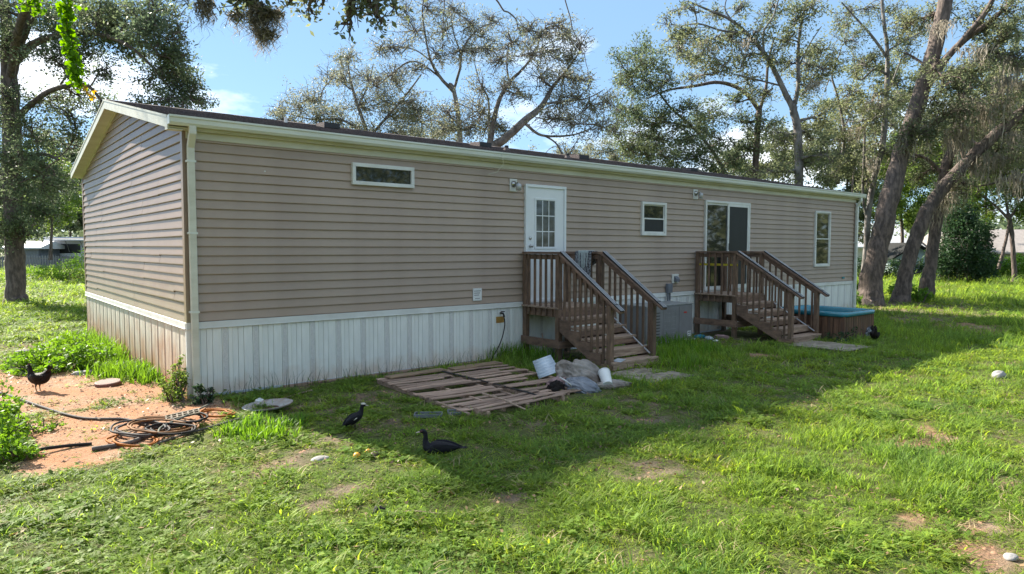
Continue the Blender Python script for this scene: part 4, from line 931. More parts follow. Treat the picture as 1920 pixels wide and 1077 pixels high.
# ------------------------------------------------------------------ vegetation
def rot_frames(n, rg, up=.25):
    """random orthonormal pairs (a, b); b biased to lie flat"""
    nrm = rg.normal(size=(n, 3)); nrm[:, 2] = np.abs(nrm[:, 2])+up; nrm /= np.linalg.norm(nrm, axis=1)[:, None]
    t = rg.normal(size=(n, 3)); a = np.cross(nrm, t); a /= np.linalg.norm(a, axis=1)[:, None]; b = np.cross(nrm, a)
    return a, b
def leaf_quads(C, size, rg, asp=.5, up=.25):
    n = len(C); a, b = rot_frames(n, rg, up); s = size*rg.uniform(.6, 1.3, n)[:, None]
    V = np.stack([C-a*s*.5, C+b*s*asp*.5-a*s*.05, C+a*s*.5, C-b*s*asp*.5-a*s*.05], 1).reshape(-1, 3)
    F = np.arange(4*n).reshape(n, 4); return V, F
class Tubes:
    def __init__(s): s.V = []; s.F = []; s.n = 0
    def add(s, P, r, n=6):
        P = np.asarray(P, float); k = len(P); r = np.broadcast_to(np.asarray(r, float), (k,))
        T = np.gradient(P, axis=0); T /= np.linalg.norm(T, axis=1)[:, None]+1e-9
        ref = np.array([.31, .17, .93]) if abs(T[k//2, 2]) < .85 else np.array([.93, .3, .1])
        A = np.cross(T, ref); A /= np.linalg.norm(A, axis=1)[:, None]+1e-9; B = np.cross(T, A)
        th = np.arange(n)*2*np.pi/n
        V = P[:, None]+r[:, None, None]*(A[:, None]*np.cos(th)[None, :, None]+B[:, None]*np.sin(th)[None, :, None])
        i = np.arange(k-1)[:, None]*n; j = np.arange(n)[None]; j2 = (j+1) % n
        F = np.stack([i+j, i+j2, i+n+j2, i+n+j], -1).reshape(-1, 4)+s.n
        s.V.append(V.reshape(-1, 3)); s.F.append(F); s.n += k*n
    def mesh(s, name, mat): return arr_mesh(name, np.concatenate(s.V), np.concatenate(s.F), mat, smooth=True)
def smooth_np(P, n=5):
    P = np.asarray(P, float); out = []
    for i in range(len(P)-1):
        a = P[max(i-1, 0)]; b = P[i]; c = P[i+1]; d = P[min(i+2, len(P)-1)]
        for k in range(n):
            t = k/n; out.append(.5*((2*b)+(c-a)*t+(2*a-5*b+4*c-d)*t*t+(3*b-a-3*c+d)*t**3))
    out.append(P[-1]); return np.array(out)
def wig_path(a, b, rg, k=6, amp=.12, sag=0.):
    t = np.linspace(0, 1, k)[:, None]; L_ = np.linalg.norm(b-a); P = a+(b-a)*t
    w = rg.normal(size=(k, 3))*amp*L_; w = np.cumsum(w, 0)*.5; w = w-w[0]-(w[-1]-w[0])*t
    P = P+w; P[:, 2] += sag*L_*np.sin(t[:, 0]*np.pi); return P
def moss(pts, rg, lmin, lmax, mat, parent=None, per=12, spread=.18, wid=.015):
    per = int(per*1.9); lmax *= .62
    V = []; F = []; n0 = 0; out = []
    for p in pts:
        L0 = rg.uniform(lmin, lmax)
        k = int(per*rg.uniform(.6, 1.4)); base = p+rg.normal(size=(k, 3))*spread*np.array([1, 1, .25])
        Ls = L0*rg.uniform(.15, 1.1, k)**1.3; seg = 7
        ang = rg.uniform(0, np.pi, k); sd = np.stack([np.cos(ang), np.sin(ang), 0*ang], 1)
        dr = rg.normal(size=(k, 3))*.05
        cen = p[None]
        for j in range(seg+1):
            t = j/seg; c = base+(cen-base)*t*.35*np.array([1, 1, 0]); c = c-np.array([0, 0, 1])*(Ls*t)[:, None]+dr*t+(rg.normal(size=(k, 3))*.022+np.stack([np.sin(t*9+ang*5), np.cos(t*8+ang*7), ang*0], 1)*.02)*np.array([1, 1, .3])
            w = wid*(1-t*.9)*rg.uniform(.2, 1.7, k)[:, None]
            V.append(np.stack([c-sd*w, c+sd*w], 1))
        blk = np.stack(V[-(seg+1):], 1).reshape(-1, 3)  # k,(seg+1),2
        out.append(blk)
        idx = (np.arange(k)[:, None]*(seg+1)*2+np.arange(seg)[None]*2).reshape(-1, 1)+n0
        F.append(np.concatenate([idx, idx+1, idx+3, idx+2], 1)); n0 += k*(seg+1)*2
    return np.concatenate(out), np.concatenate(F)
def tree(name, label, limbs, clumps, seed, bark=None, leaf=None, leaf_size=.10, nleaf=900, ntw=9, base_flare=True, mossp=(), mossl=(.5, 1.6), group=None, jd=1.2, cat='tree', extra_crown=0, moss_per=12, down=None, wf=.6, lm=2.4):
    """limbs: lists of (u, v, depth, width px); clumps: (u, v, depth, radius px[, density])"""
    bark = bark or mBark; leaf = leaf or mLeafOak
    rg = np.random.default_rng(seed); T = Tubes(); TW = Tubes(); nodes = []; nrad = []
    org = None
    for li, lb in enumerate(limbs):
        P = np.array([at(u, v, d) for u, v, d, w in lb]); r = np.array([w*wf/2*d/CAM_F for u, v, d, w in lb])
        if li == 0:
            if down is not None:   # carry the trunk down to the ground
                q = P[0].copy(); q[0] += down[0]; q[1] += down[1]; q[2] = -.1; P = np.concatenate([[q], P]); r = np.concatenate([[r[0]*1.25], r])
            org = P[0].copy(); org[2] = float(gz(org[0], org[1]))
            if base_flare:
                f1 = P[0]+(P[1]-P[0])*.06*min(1, 3/np.linalg.norm(P[1]-P[0])); dirn = (P[1]-P[0])/np.linalg.norm(P[1]-P[0])
                pts = [P[0]-dirn*.25, P[0]+dirn*.15, P[0]+dirn*.55]; P = np.concatenate([pts, P[1:]]); r = np.concatenate([[r[0]*1.5, r[0]*1.18, r[0]*1.0], r[1:]])
        S = smooth_np(P, 5); rr_ = np.interp(np.linspace(0, 1, len(S)), np.linspace(0, 1, len(r)), r)
        S[1:-1] += rg.normal(size=(len(S)-2, 3))*rr_[1:-1, None]*.05
        T.add(S-org, rr_*(1+rg.normal(size=len(rr_))*.025), 12)
        k0 = int(len(S)*.35) if li == 0 else 1
        nodes.append(S[k0:]); nrad.append(rr_[k0:])
    NP = np.concatenate(nodes); NR = np.concatenate(nrad); LV = []; 
    bnodes = []
    for c in clumps:
        u, v, d, rp = c[:4]; den = c[4] if len(c) > 4 else 1.
        cen = np.array(u) if isinstance(u, tuple) else at(u, v, d+rg.uniform(-jd, jd)); rad = rp*1.22*d/CAM_F
        allN = np.concatenate([NP]+bnodes) if bnodes else NP
        dd = np.linalg.norm(allN-cen, axis=1)+np.where(allN[:, 2] > cen[2]+.2, (allN[:, 2]-cen[2])*.8, 0)
        i = int(np.argmin(dd)); a = allN[i]; r0 = .5*(NR[i] if i < len(NR) else .05); r0 = min(r0, .045+.02*np.linalg.norm(cen-a))
        k = max(5, int(np.linalg.norm(cen-a)*2.2)+3)
        P = wig_path(a, cen, rg, min(k, 12), .13, .05); T_ = T if r0 > .03 else TW
        S = smooth_np(P, 2); TW.add(S-org, np.linspace(r0, .022, len(S)), 6); bnodes.append(S[len(S)//3:])
        tips = []
        for q in range(ntw+4):
            s0 = P[rg.integers(max(1, len(P)//2), len(P))]; dv = rg.normal(size=3); dv /= np.linalg.norm(dv)
            e = cen+dv*rad*rg.uniform(.5, 1.4)*np.array([1, 1, .8]); Q = wig_path(s0, e, rg, 6, .16, rg.uniform(-.05, .12))
            TW.add(Q-org, np.linspace(.020, .006, 6), 4); tips.append(Q[2:])
            for z_ in range(3):
                s1 = Q[rg.integers(2, 5)]; e1 = s1+rg.normal(size=3)*rad*.3; q1 = wig_path(s1, e1, rg, 4, .15)
                TW.add(q1-org, np.linspace(.009, .004, 4), 3); tips.append(q1[1:])
        TP = np.concatenate(tips); n = int(nleaf*lm*.85*den**.55*(rad/1.15)**2)
        # leaves sit in small sprays around twig points so that gaps open between the sprays
        ns = max(8, int(n/20)); sp_ = TP[rg.integers(0, len(TP), ns)]+rg.normal(size=(ns, 3))*.07*rad
        LV.append((sp_[rg.integers(0, ns, n)]+rg.normal(size=(n, 3))*np.array([.15, .15, .11])*(.6+.4*rad)))
    t = thing(name, label, cat, tuple(org), group=group)
    tag_o = bpy.data.objects.new('trunk', T.mesh('trunk', bark)); link(tag_o, t)
    if TW.V: tag(link(bpy.data.objects.new('branches', TW.mesh('branches', bark)), t), kind='stuff')
    if LV:
        C = np.concatenate(LV); V, F = leaf_quads(C-org, leaf_size, rg); link(bpy.data.objects.new('crown', arr_mesh('crown', V, F, leaf)), t)
    if len(mossp):
        mp_ = []
        for u, v, d, sprd, cnt in mossp:
            for q in range(cnt): mp_.append(at(u+rg.normal()*sprd, v+rg.normal()*sprd*.5, d+rg.normal()*.5))
        V, F = moss(np.array(mp_), rg, mossl[0], mossl[1], mMoss, per=moss_per, wid=.021); tag(link(bpy.data.objects.new('hanging_moss', arr_mesh('hanging_moss', V-org, F, mMoss)), t), kind='stuff')
    return t
G1 = 'oaks standing behind the house'
# --- left oak
D = 23.5
tree('oak_tree', 'tall oak at the far left with a dark upright trunk clothed in leaves',
     [[(31, 572, D, 40), (28, 480, D, 40), (25, 400, D, 38), (22, 300, D, 38), (20, 200, D, 36), (16, 120, D, 32), (14, 60, D, 24), (5, -20, D, 18)],
      [(18, 150, D, 26), (34, 90, D, 22), (50, 50, D-.3, 18), (70, 0, D-.6, 14), (90, -60, D-1, 10)],
      [(22, 230, D, 16), (60, 195, D-.3, 13), (100, 168, D-.7, 11), (160, 160, D-1, 8), (190, 190, D-1.2, 5)],
      [(24, 120, D, 22), (60, 85, D-.5, 17), (110, 66, D-1, 14), (170, 62, D-1.5, 11), (230, 80, D-2, 9), (280, 120, D-2, 6), (330, 180, D-2, 4)],
      [(22, 330, D, 14), (70, 290, D-.5, 9), (110, 300, D-1, 6)],
      [(18, 150, D, 18), (40, 40, D-1.5, 17), (90, -60, D-3.5, 14), (170, -150, D-6, 10), (260, -220, D-7, 6)]],
     [(u, v, D+dz, r, dn) for u, v, dz, r, dn in [(70, 20, 0, 48, .9), (120, 60, -.5, 46, 1), (180, 30, -1, 50, 1.1), (235, 20, -1.5, 46, 1.1), (225, 75, -1.5, 40, 1), (275, 60, -2, 44, 1.1), (300, 105, -2, 42, 1.2), (335, 95, -2, 34, .8), (330, 150, -2, 40, 1.1), (355, 185, -2, 34, 1), (310, 190, -2, 32, .8), (280, 150, -2, 32, .6), (200, 130, -1.5, 28, .5), (130, 120, -1, 36, .7),
      (150, 180, -1, 34, .7), (185, 215, -1, 30, .6), (90, 190, 0, 34, .8), (60, 240, 0, 42, 1), (100, 270, 0, 38, .9), (140, 260, -.5, 30, .6), (30, 300, -.5, 48, 1.3), (80, 330, -.5, 46, 1.2), (20, 370, -.5, 50, 1.4), (60, 390, -.5, 44, 1.3), (110, 350, .5, 34, .8), (12, 430, -.5, 34, 1.1), (40, 440, -.6, 26, 1), (-20, 330, 0, 50, 1), (-30, 200, 0, 60, .9), (10, 180, 0, 36, .5), (0, 90, 0, 40, .6), (-20, 20, 0, 60, .8),
      (330, 30, -2, 30, .25), (290, 10, -2, 28, .35), (340, 60, -2, 25, .25), (170, 100, -1.5, 24, .5), (260, 200, -2, 20, .5), (210, 55, -1.2, 40, 1), (255, 95, -1.6, 36, 1), (320, 125, -2, 34, 1), (365, 165, -2, 26, .8), (345, 210, -2, 24, .8), (150, 70, -.8, 36, 1), (100, 110, -.5, 36, .9), (130, 210, -.5, 30, .8), (280, 30, -1.8, 40, .9), (160, 10, -1, 44, 1), (380, 195, -2, 16, .7)]]
     +[((x_, y_, z_), 0, D, 34, .3) for x_, y_, z_ in [(-3, 12, 12.5), (-2.2, 10.8, 11.6), (-1.2, 12.3, 12.4), (-.4, 11.5, 12), (.5, 12.6, 12.8), (1.4, 11.8, 12.2), (-2, 13.2, 12.6), (2.3, 12.4, 12.5)]],  # unseen high clumps added to dapple the house shadow's edge on the lawn
     11, nleaf=1150, leaf_size=.105, wf=.82)
# --- trees behind the roof, left to right
D = 30
tree('oak_tree', 'low pale oak whose thin branches spread left above the roof near the first vent',
     [[(700, 380, D, 20), (695, 300, D, 16), (688, 250, D, 13), (668, 190, D, 9), (655, 140, D, 7), (652, 105, D, 4)], [(690, 260, D, 10), (730, 215, D, 8), (760, 180, D, 6), (790, 140, D, 4)], [(690, 255, D, 9), (640, 225, D, 7), (590, 225, D, 5), (545, 215, D, 3)], [(672, 200, D, 6), (690, 160, D, 5), (700, 120, D, 3)]],
     [(u, v, D, r, dn) for u, v, r, dn in [(530, 225, 30, .8), (560, 195, 32, .7), (595, 225, 38, 1), (600, 185, 32, .7), (640, 230, 38, 1), (645, 150, 34, .6), (655, 110, 30, .5), (690, 150, 34, .6), (680, 200, 40, .8), (720, 190, 40, .9), (735, 150, 32, .5), (740, 225, 42, 1), (770, 190, 38, .8), (790, 230, 40, .9), (620, 255, 30, .9), (560, 245, 28, .9), (690, 250, 36, 1), (750, 255, 30, 1), (520, 205, 16, .3), (620, 140, 20, .3)]],
     12, leaf=mLeafGrey, bark=mBarkL, nleaf=1000, ntw=16, leaf_size=.085, group=G1, down=(0, 0), base_flare=False)
D = 27.5
tree('oak_tree', 'sparse oak forking in a Y above the middle of the roof',
     [[(866, 400, D, 22), (864, 300, D, 18), (860, 225, D, 15), (850, 168, D, 13), (842, 158, D, 11)],
      [(850, 172, D, 11), (826, 146, D, 10), (808, 115, D, 8), (798, 70, D, 6), (792, 20, D, 5), (800, -30, D, 4)],
      [(850, 172, D, 9), (862, 130, D, 8), (866, 100, D, 7), (880, 72, D, 5), (905, 50, D, 4), (935, 42, D, 3)],
      [(826, 146, D, 6), (790, 120, D, 5), (765, 117, D, 5), (735, 138, D, 4), (710, 160, D, 3)], [(808, 115, D, 5), (780, 95, D, 4), (745, 88, D, 4), (705, 90, D, 3)], [(866, 105, D, 5), (850, 60, D, 4), (845, 10, D, 3)]],
     [(u, v, D, r, dn) for u, v, r, dn in [(715, 92, 26, .5), (745, 95, 28, .5), (775, 60, 34, .4), (800, 20, 34, .4), (830, 60, 34, .5), (850, 20, 34, .4), (880, 40, 34, .6), (905, 70, 34, .6), (925, 40, 28, .4), (860, 95, 34, .6), (890, 100, 30, .5), (820, 100, 28, .4), (735, 140, 26, .4), (780, 130, 26, .4), (700, 160, 20, .4), (760, 20, 26, .25), (930, 100, 26, .3)]],
     13, leaf=mLeafGrey, bark=mBarkL, nleaf=850, ntw=16, leaf_size=.08, group=G1, down=(0, 0), base_flare=False)
D = 24.5
tree('oak_tree', 'leaning oak with pale lichen limbs spreading right above the roof centre',
     [[(860, 400, D, 40), (895, 300, D, 32), (945, 262, D, 26), (985, 226, D, 23), (1015, 200, D, 18), (1035, 165, D, 12), (1060, 135, D, 8), (1085, 100, D, 4)],
      [(915, 290, D, 22), (932, 200, D, 14), (955, 155, D, 11), (980, 130, D, 8), (1005, 95, D, 6), (1015, 55, D, 4)],
      [(985, 232, D, 10), (1010, 252, D, 8), (1040, 256, D, 7), (1080, 252, D, 5), (1120, 235, D, 3)], [(1020, 254, D, 6), (1045, 272, D, 5), (1060, 310, D, 4)],
      [(918, 290, D, 9), (917, 230, D, 8), (915, 185, D, 6), (900, 155, D, 4), (890, 120, D, 3)], [(1020, 195, D, 8), (1060, 190, D, 6), (1100, 185, D, 4), (1130, 170, D, 3)], [(955, 155, D, 7), (950, 120, D, 5), (955, 80, D, 4)]],
     [(u, v, D, r, dn) for u, v, r, dn in [(960, 80, 32, .5), (985, 60, 32, .5), (1000, 100, 34, .6), (1045, 50, 26, .5), (1060, 65, 28, .6), (1035, 95, 32, .6), (1070, 110, 32, .6), (1010, 145, 34, .7), (1055, 150, 34, .7), (1095, 150, 28, .6), (1085, 185, 32, .8), (1045, 190, 34, .8), (1110, 205, 32, .7), (940, 120, 28, .4), (950, 165, 28, .5), (980, 180, 30, .6), (1070, 225, 32, .7), (1020, 225, 26, .7), (890, 210, 38, .8), (870, 245, 36, .9), (915, 235, 32, .8), (830, 240, 38, 1), (840, 210, 32, .8), (940, 245, 28, 1), (1130, 240, 32, .7), (1090, 80, 24, .3), (1140, 190, 26, .5), (900, 170, 26, .4), (1075, 290, 30, .4), (1010, 70, 26, .4)]],
     14, leaf=mLeafGrey, bark=mBarkL, nleaf=950, ntw=16, leaf_size=.08, group=G1, down=(-1.5, 0), base_flare=False)
D = 30
tree('oak_tree', 'dense oak with a long low limb reaching left behind the roof, right of centre',
     [[(1412, 440, D, 26), (1415, 340, D, 22), (1420, 250, D, 19), (1424, 205, D, 18)], [(1424, 208, D, 15), (1395, 172, D, 13), (1350, 155, D, 11), (1300, 162, D, 9), (1250, 170, D, 6), (1215, 185, D, 4)],
      [(1424, 208, D, 12), (1436, 165, D, 10), (1440, 120, D, 8), (1452, 70, D, 5)], [(1370, 345, D, 14), (1340, 290, D, 11), (1300, 240, D, 9), (1260, 205, D, 7), (1225, 160, D, 4)], [(1300, 240, D, 6), (1250, 230, D, 5), (1200, 240, D, 3)]],
     [(u, v, D, r, dn) for u, v, r, dn in [(1165, 125, 30, .9), (1195, 105, 32, 1), (1225, 120, 32, 1), (1210, 150, 32, 1), (1180, 165, 28, .8), (1250, 150, 28, .8), (1160, 205, 30, .8), (1190, 215, 36, 1.2), (1230, 220, 38, 1.3), (1200, 255, 40, 1.4), (1245, 270, 40, 1.5), (1285, 260, 38, 1.3), (1210, 290, 38, 1.5), (1270, 305, 38, 1.4), (1320, 290, 36, 1.2), (1310, 235, 34, .9), (1350, 260, 34, .9), (1290, 200, 30, .6), (1350, 215, 32, .7), (1390, 230, 30, .8), (1370, 300, 34, 1), (1330, 330, 34, 1), (1170, 280, 28, .9), (1150, 240, 24, .5), (1400, 280, 30, .9), (1440, 240, 28, .7), (1380, 190, 24, .5)]],
     15, leaf=mLeafOak, nleaf=950, ntw=9, leaf_size=.11, group=G1, down=(0, 0), base_flare=False)
D = 26
tree('oak_tree', 'tall oak with a twin forked trunk standing behind the roof above the glass door',
     [[(1500, 460, D, 32), (1498, 340, D, 27), (1496, 250, D, 24), (1488, 208, D, 23), (1486, 196, D, 22)],
      [(1488, 205, D, 19), (1470, 170, D, 17), (1448, 125, D, 15), (1425, 90, D, 13), (1395, 58, D, 11), (1365, 35, D, 9), (1330, 20, D, 7), (1295, 5, D, 5)],
      [(1487, 205, D, 15), (1497, 160, D, 13), (1496, 110, D, 11), (1500, 60, D, 9), (1508, 20, D, 7), (1520, -30, D, 5)],
      [(1400, 62, D, 8), (1355, 58, D, 6), (1310, 45, D, 5), (1275, 50, D, 3)], [(1432, 98, D, 8), (1432, 60, D, 7), (1450, 30, D, 5), (1462, -10, D, 4)], [(1385, 52, D, 5), (1360, 20, D, 4), (1365, -10, D, 3)], [(1500, 120, D, 6), (1520, 80, D, 4), (1540, 50, D, 3)], [(1460, 160, D, 6), (1420, 150, D, 5), (1380, 140, D, 4)]],
     [(u, v, D, r, dn) for u, v, r, dn in [(1275, 75, 30, .9), (1300, 60, 28, .7), (1330, 85, 32, .9), (1275, 105, 28, .7), (1305, 110, 28, .7), (1370, 80, 34, .9), (1350, 120, 32, .8), (1395, 110, 34, .9), (1420, 60, 28, .5), (1440, 25, 32, .9), (1500, 30, 32, 1), (1525, 15, 26, .8), (1470, 75, 32, .8), (1540, 100, 34, 1), (1515, 125, 34, 1), (1550, 130, 30, 1), (1525, 165, 30, .9), (1450, 110, 30, .7), (1480, 120, 26, .6), (1400, 150, 28, .6), (1430, 180, 28, .6), (1340, 30, 22, .4), (1300, 15, 20, .3), (1270, 20, 16, .25), (1390, 20, 24, .4), (1545, 220, 32, .8), (1520, 260, 32, 1), (1460, 260, 30, .9), (1550, 290, 32, 1), (1510, 310, 30, 1), (1440, 320, 30, .9), (1250, 45, 16, .25), (1320, 140, 26, .5), (1290, 150, 20, .4)]],
     16, leaf=mLeafOlive, nleaf=880, ntw=9, leaf_size=.105, group=G1, down=(0, 0), base_flare=False, bark=mBarkL, mossp=[(1325, 85, D, 8, 3), (1400, 70, D, 10, 3), (1530, 150, D, 10, 3)], mossl=(.4, 1.1))
D = 28
tree('oak_tree', 'slender pale trunked mossy oak rising right behind the house corner',
     [[(1615, 560, D, 20), (1624, 470, D, 18), (1628, 400, D, 17), (1640, 330, D, 18), (1655, 270, D, 18), (1662, 180, D, 15), (1664, 100, D, 12), (1656, 30, D, 10), (1652, -30, D, 8)],
      [(1628, 420, D, 9), (1618, 370, D, 8), (1620, 300, D, 8), (1622, 230, D, 6)], [(1664, 110, D, 9), (1640, 75, D, 8), (1610, 40, D, 6), (1578, 5, D, 4)], [(1662, 140, D, 8), (1640, 130, D, 7), (1610, 150, D, 5), (1600, 100, D, 3)],
      [(1665, 95, D, 6), (1700, 75, D, 5), (1730, 60, D, 3)], [(1660, 190, D, 5), (1690, 110, D, 4)], [(1570, 345, D, 13), (1580, 290, D, 11), (1582, 240, D, 9), (1570, 180, D, 7), (1560, 140, D, 5), (1575, 100, D, 4)]],
     [(u, v, D, r, dn) for u, v, r, dn in [(1590, 25, 24, .8), (1575, 55, 24, .7), (1600, 70, 26, .8), (1640, 15, 24, .6), (1670, 25, 24, .6), (1640, 110, 26, .6), (1615, 120, 22, .5), (1690, 70, 26, .7), (1700, 30, 24, .6), (1725, 60, 26, 1), (1700, 100, 28, .8), (1610, 170, 28, .9), (1590, 200, 30, 1), (1640, 180, 26, .8), (1655, 220, 30, 1), (1610, 230, 32, 1), (1580, 260, 30, 1), (1630, 280, 30, .9), (1600, 310, 30, 1), (1660, 290, 26, .9), (1690, 190, 26, .8), (1570, 320, 28, 1), (1630, 340, 28, .9), (1680, 240, 26, .8), (1560, 110, 20, .5)]],
     17, leaf=mLeafOlive, nleaf=850, ntw=9, leaf_size=.10, group=G1, bark=mBarkL, mossp=[(1650, 190, D, 14, 8), (1600, 240, D, 14, 5), (1640, 300, D, 12, 4)], mossl=(.5, 1.6))
# --- the leaning trunks at the right
D = 23.6
tree('oak_tree', 'thick leaning oak trunk rising right beside the house corner and hot tub',
     [[(1627, 574, D, 66), (1638, 500, D, 56), (1655, 430, D, 54), (1668, 370, D, 52), (1690, 290, D, 46), (1712, 225, D, 44), (1732, 160, D, 44), (1752, 90, D, 40), (1768, 20, D, 38), (1780, -50, D, 34)],
      [(1735, 170, D, 20), (1775, 110, D-.4, 19), (1815, 65, D-.8, 17), (1850, 20, D-1.2, 15), (1875, -30, D-1.5, 12)], [(1762, 120, D, 18), (1810, 75, D-.6, 16), (1860, 38, D-1, 13), (1905, -5, D-1.4, 10)], [(1750, 150, D, 8), (1730, 120, D+.5, 7), (1700, 100, D+.8, 5)]],
     [(u, v, D+dz, r, dn) for u, v, dz, r, dn in [(1725, 35, .8, 30, .9), (1700, 55, 1, 26, .7), (1755, 130, -1.5, 26, 1), (1770, 160, -1.8, 30, 1.2), (1745, 190, -1.8, 24, 1), (1800, 145, -1.5, 30, 1.2), (1835, 130, -1.5, 32, 1.2), (1820, 175, -1.5, 32, 1.2), (1860, 100, -1, 32, 1), (1850, 55, -1, 30, .9), (1885, 70, -1, 32, 1), (1830, 30, -1, 26, .7), (1890, 20, -1.5, 30, .9), (1715, 240, -1, 24, 1), (1700, 265, -.6, 22, .9), (1740, 250, -1, 24, .9), (1770, 215, -1.2, 28, 1.1), (1800, 210, -1, 30, 1), (1780, 20, .5, 26, .5), (1910, 110, -1, 30, .9)]],
     18, leaf=mLeafOlive, wf=.66, nleaf=1150, ntw=9, leaf_size=.095, jd=.6, mossp=[(1762, 50, D-.5, 10, 5), (1830, 90, D-1, 12, 5), (1780, 130, D-1, 14, 4), (1705, 260, D-.6, 10, 4)], mossl=(.5, 1.6))
D = 24.4
tree('oak_tree', 'oak with a slanting trunk sweeping up to the right edge, hung with moss',
     [[(1686, 572, D, 50), (1700, 505, D, 42), (1718, 445, D, 42), (1740, 395, D, 42), (1775, 345, D, 38), (1812, 305, D, 36), (1850, 268, D, 34), (1895, 228, D, 32), (1940, 190, D, 28), (1990, 150, D, 24)],
      [(1880, 245, D, 14), (1895, 200, D-.4, 12), (1920, 160, D-.8, 10), (1950, 120, D-1, 8)], [(1810, 305, D, 12), (1800, 260, D, 10), (1810, 210, D, 7)], [(1930, 345, D-1, 9), (1895, 335, D-.8, 8), (1860, 345, D-.4, 6), (1830, 350, D, 4)]],
     [(u, v, D+dz, r, dn) for u, v, dz, r, dn in [(1870, 190, -1, 34, 1.1), (1905, 170, -1.3, 34, 1.1), (1850, 225, -1, 30, 1), (1890, 260, 1.6, 34, 1.1), (1860, 290, 1.6, 32, 1.1), (1905, 300, 1.2, 34, 1.1), (1830, 250, 1.6, 28, .9), (1800, 270, 1.5, 26, .8), (1880, 330, 1, 32, 1), (1840, 320, 1.3, 28, .9), (1915, 230, 1.5, 30, 1), (1950, 300, -1, 50, 1), (1960, 180, -1, 60, 1), (1815, 345, 0, 24, .7), (1900, 370, -.5, 28, .8)]],
     19, leaf=mLeafOlive, nleaf=1100, ntw=8, leaf_size=.095, jd=.6,
     mossp=[(1880, 150, D-1.4, 16, 9), (1900, 110, D-1.6, 12, 7), (1860, 200, D-1, 14, 8), (1810, 190, D-1, 16, 8), (1790, 240, D-.6, 12, 7), (1850, 290, D+.6, 18, 6), (1900, 250, D+.6, 14, 6), (1905, 330, D-1, 14, 6), (1820, 300, D-.3, 14, 5), (1775, 345, D, 10, 4), (1735, 240, D-1, 10, 4)], mossl=(.6, 2.1))
D = 25.8
tree('oak_tree', 'straight thinner oak trunk standing right of the two leaning ones',
     [[(1733, 566, D, 44), (1744, 500, D, 36), (1752, 440, D, 34), (1760, 380, D, 32), (1772, 320, D, 30), (1790, 260, D, 26), (1800, 200, D, 20), (1815, 140, D, 14)], [(1770, 330, D, 12), (1740, 300, D, 10), (1715, 290, D, 7)]],
     [(u, v, D, r, dn) for u, v, r, dn in [(1715, 300, 26, .9), (1740, 320, 26, .8), (1790, 320, 26, .7), (1800, 230, 26, .7), (1720, 340, 22, .8), (1780, 380, 20, .6)]],
     20, leaf=mLeafOlive, nleaf=950, leaf_size=.10, mossp=[(1760, 380, D, 8, 5), (1790, 340, D, 12, 5)], mossl=(.6, 2.0))
D = 40
tree('oak_tree', 'dark trunked oak standing far right before the cream house',
     [[(1903, 528, D, 14), (1900, 480, D, 13), (1896, 430, D, 13), (1890, 400, D, 12)], [(1872, 505, D, 11), (1885, 455, D, 9), (1892, 420, D, 8)], [(1892, 412, D, 9), (1865, 385, D, 7), (1835, 365, D, 4)], [(1892, 412, D, 9), (1915, 380, D, 7), (1945, 360, D, 4)], [(1890, 400, D, 8), (1885, 360, D, 6), (1890, 320, D, 4)]],
     [(u, v, D, r, dn) for u, v, r, dn in [(1840, 360, 26, 1), (1865, 345, 28, 1), (1895, 340, 30, 1), (1930, 345, 34, 1), (1825, 390, 22, .9), (1850, 400, 20, .6), (1920, 395, 24, .7), (1870, 310, 28, 1), (1910, 300, 30, 1), (1835, 325, 26, 1), (1945, 400, 26, .8)]],
     21, leaf=mLeafBr, nleaf=900, ntw=8, leaf_size=.16)
def shrub(name, label, C, rads, seed, leaf, n, size, stems=8, cat='shrub', group=None, asp=.5, up=.25):
    """bushy plant: C list of centres (world), rads list of (rx,ry,rz)"""
    rg = np.random.default_rng(seed); C = [np.array(c, float) for c in C]; org = C[0].copy(); org[2] = float(gz(org[0], org[1]))
    t = thing(name, label, cat, tuple(org), group=group); T = Tubes(); LV = []
    for c, r in zip(C, rads):
        r = np.array(r, float)
        for k in range(stems):
            b = np.array([c[0]+rg.normal()*r[0]*.35, c[1]+rg.normal()*r[1]*.35, org[2]-.02]); dv = rg.normal(size=3); dv /= np.linalg.norm(dv); dv[2] = abs(dv[2])*rg.choice((1, 1, -.3))
            e = c+dv*r*.9; P = wig_path(b, e, rg, 6, .08); T.add(P-org, np.linspace(.012+.01*r[2], .004, 6), 5)
        ns = max(10, n//22); dv = rg.normal(size=(ns, 3)); dv /= np.linalg.norm(dv, axis=1)[:, None]
        sp_ = c+dv*r*(rg.uniform(.15, 1.08, ns)**.5)[:, None]; sp_[:, 2] = np.maximum(sp_[:, 2], org[2]+.04)
        LV.append(sp_[rg.integers(0, ns, n)]+rg.normal(size=(n, 3))*np.minimum(.16*r, .25))
    C_ = np.concatenate(LV); C_[:, 2] = np.maximum(C_[:, 2], org[2]+.02)
    link(bpy.data.objects.new('stems', T.mesh('stems', mBark)), t)
    V, F = leaf_quads(C_-org, size, rg, asp, up); link(bpy.data.objects.new('foliage', arr_mesh('foliage', V, F, leaf)), t)
    return t
def A3(u, v, d): return at(u, v, d)
shrub('evergreen_shrub', 'tall dark evergreen bush in front of the cream house at the right', [A3(1800, 460, 38), A3(1775, 490, 38), A3(1830, 495, 38), A3(1800, 410, 38), A3(1835, 450, 38.5)], [(1.1, 1.1, 1.6), (.9, .9, 1), (.9, .9, 1), (.8, .8, 1.2), (.7, .7, 1.2)], 31, mLeafDark, 2600, .17)
shrub('hedge', 'low green hedge along the far lawn edge before the cream house', [A3(u, 500, 44+(1900-u)*.004) for u in range(1840, 1990, 22)], [(1.0, .7, .75)]*7, 32, mWeed, 1100, .14, cat='hedge')
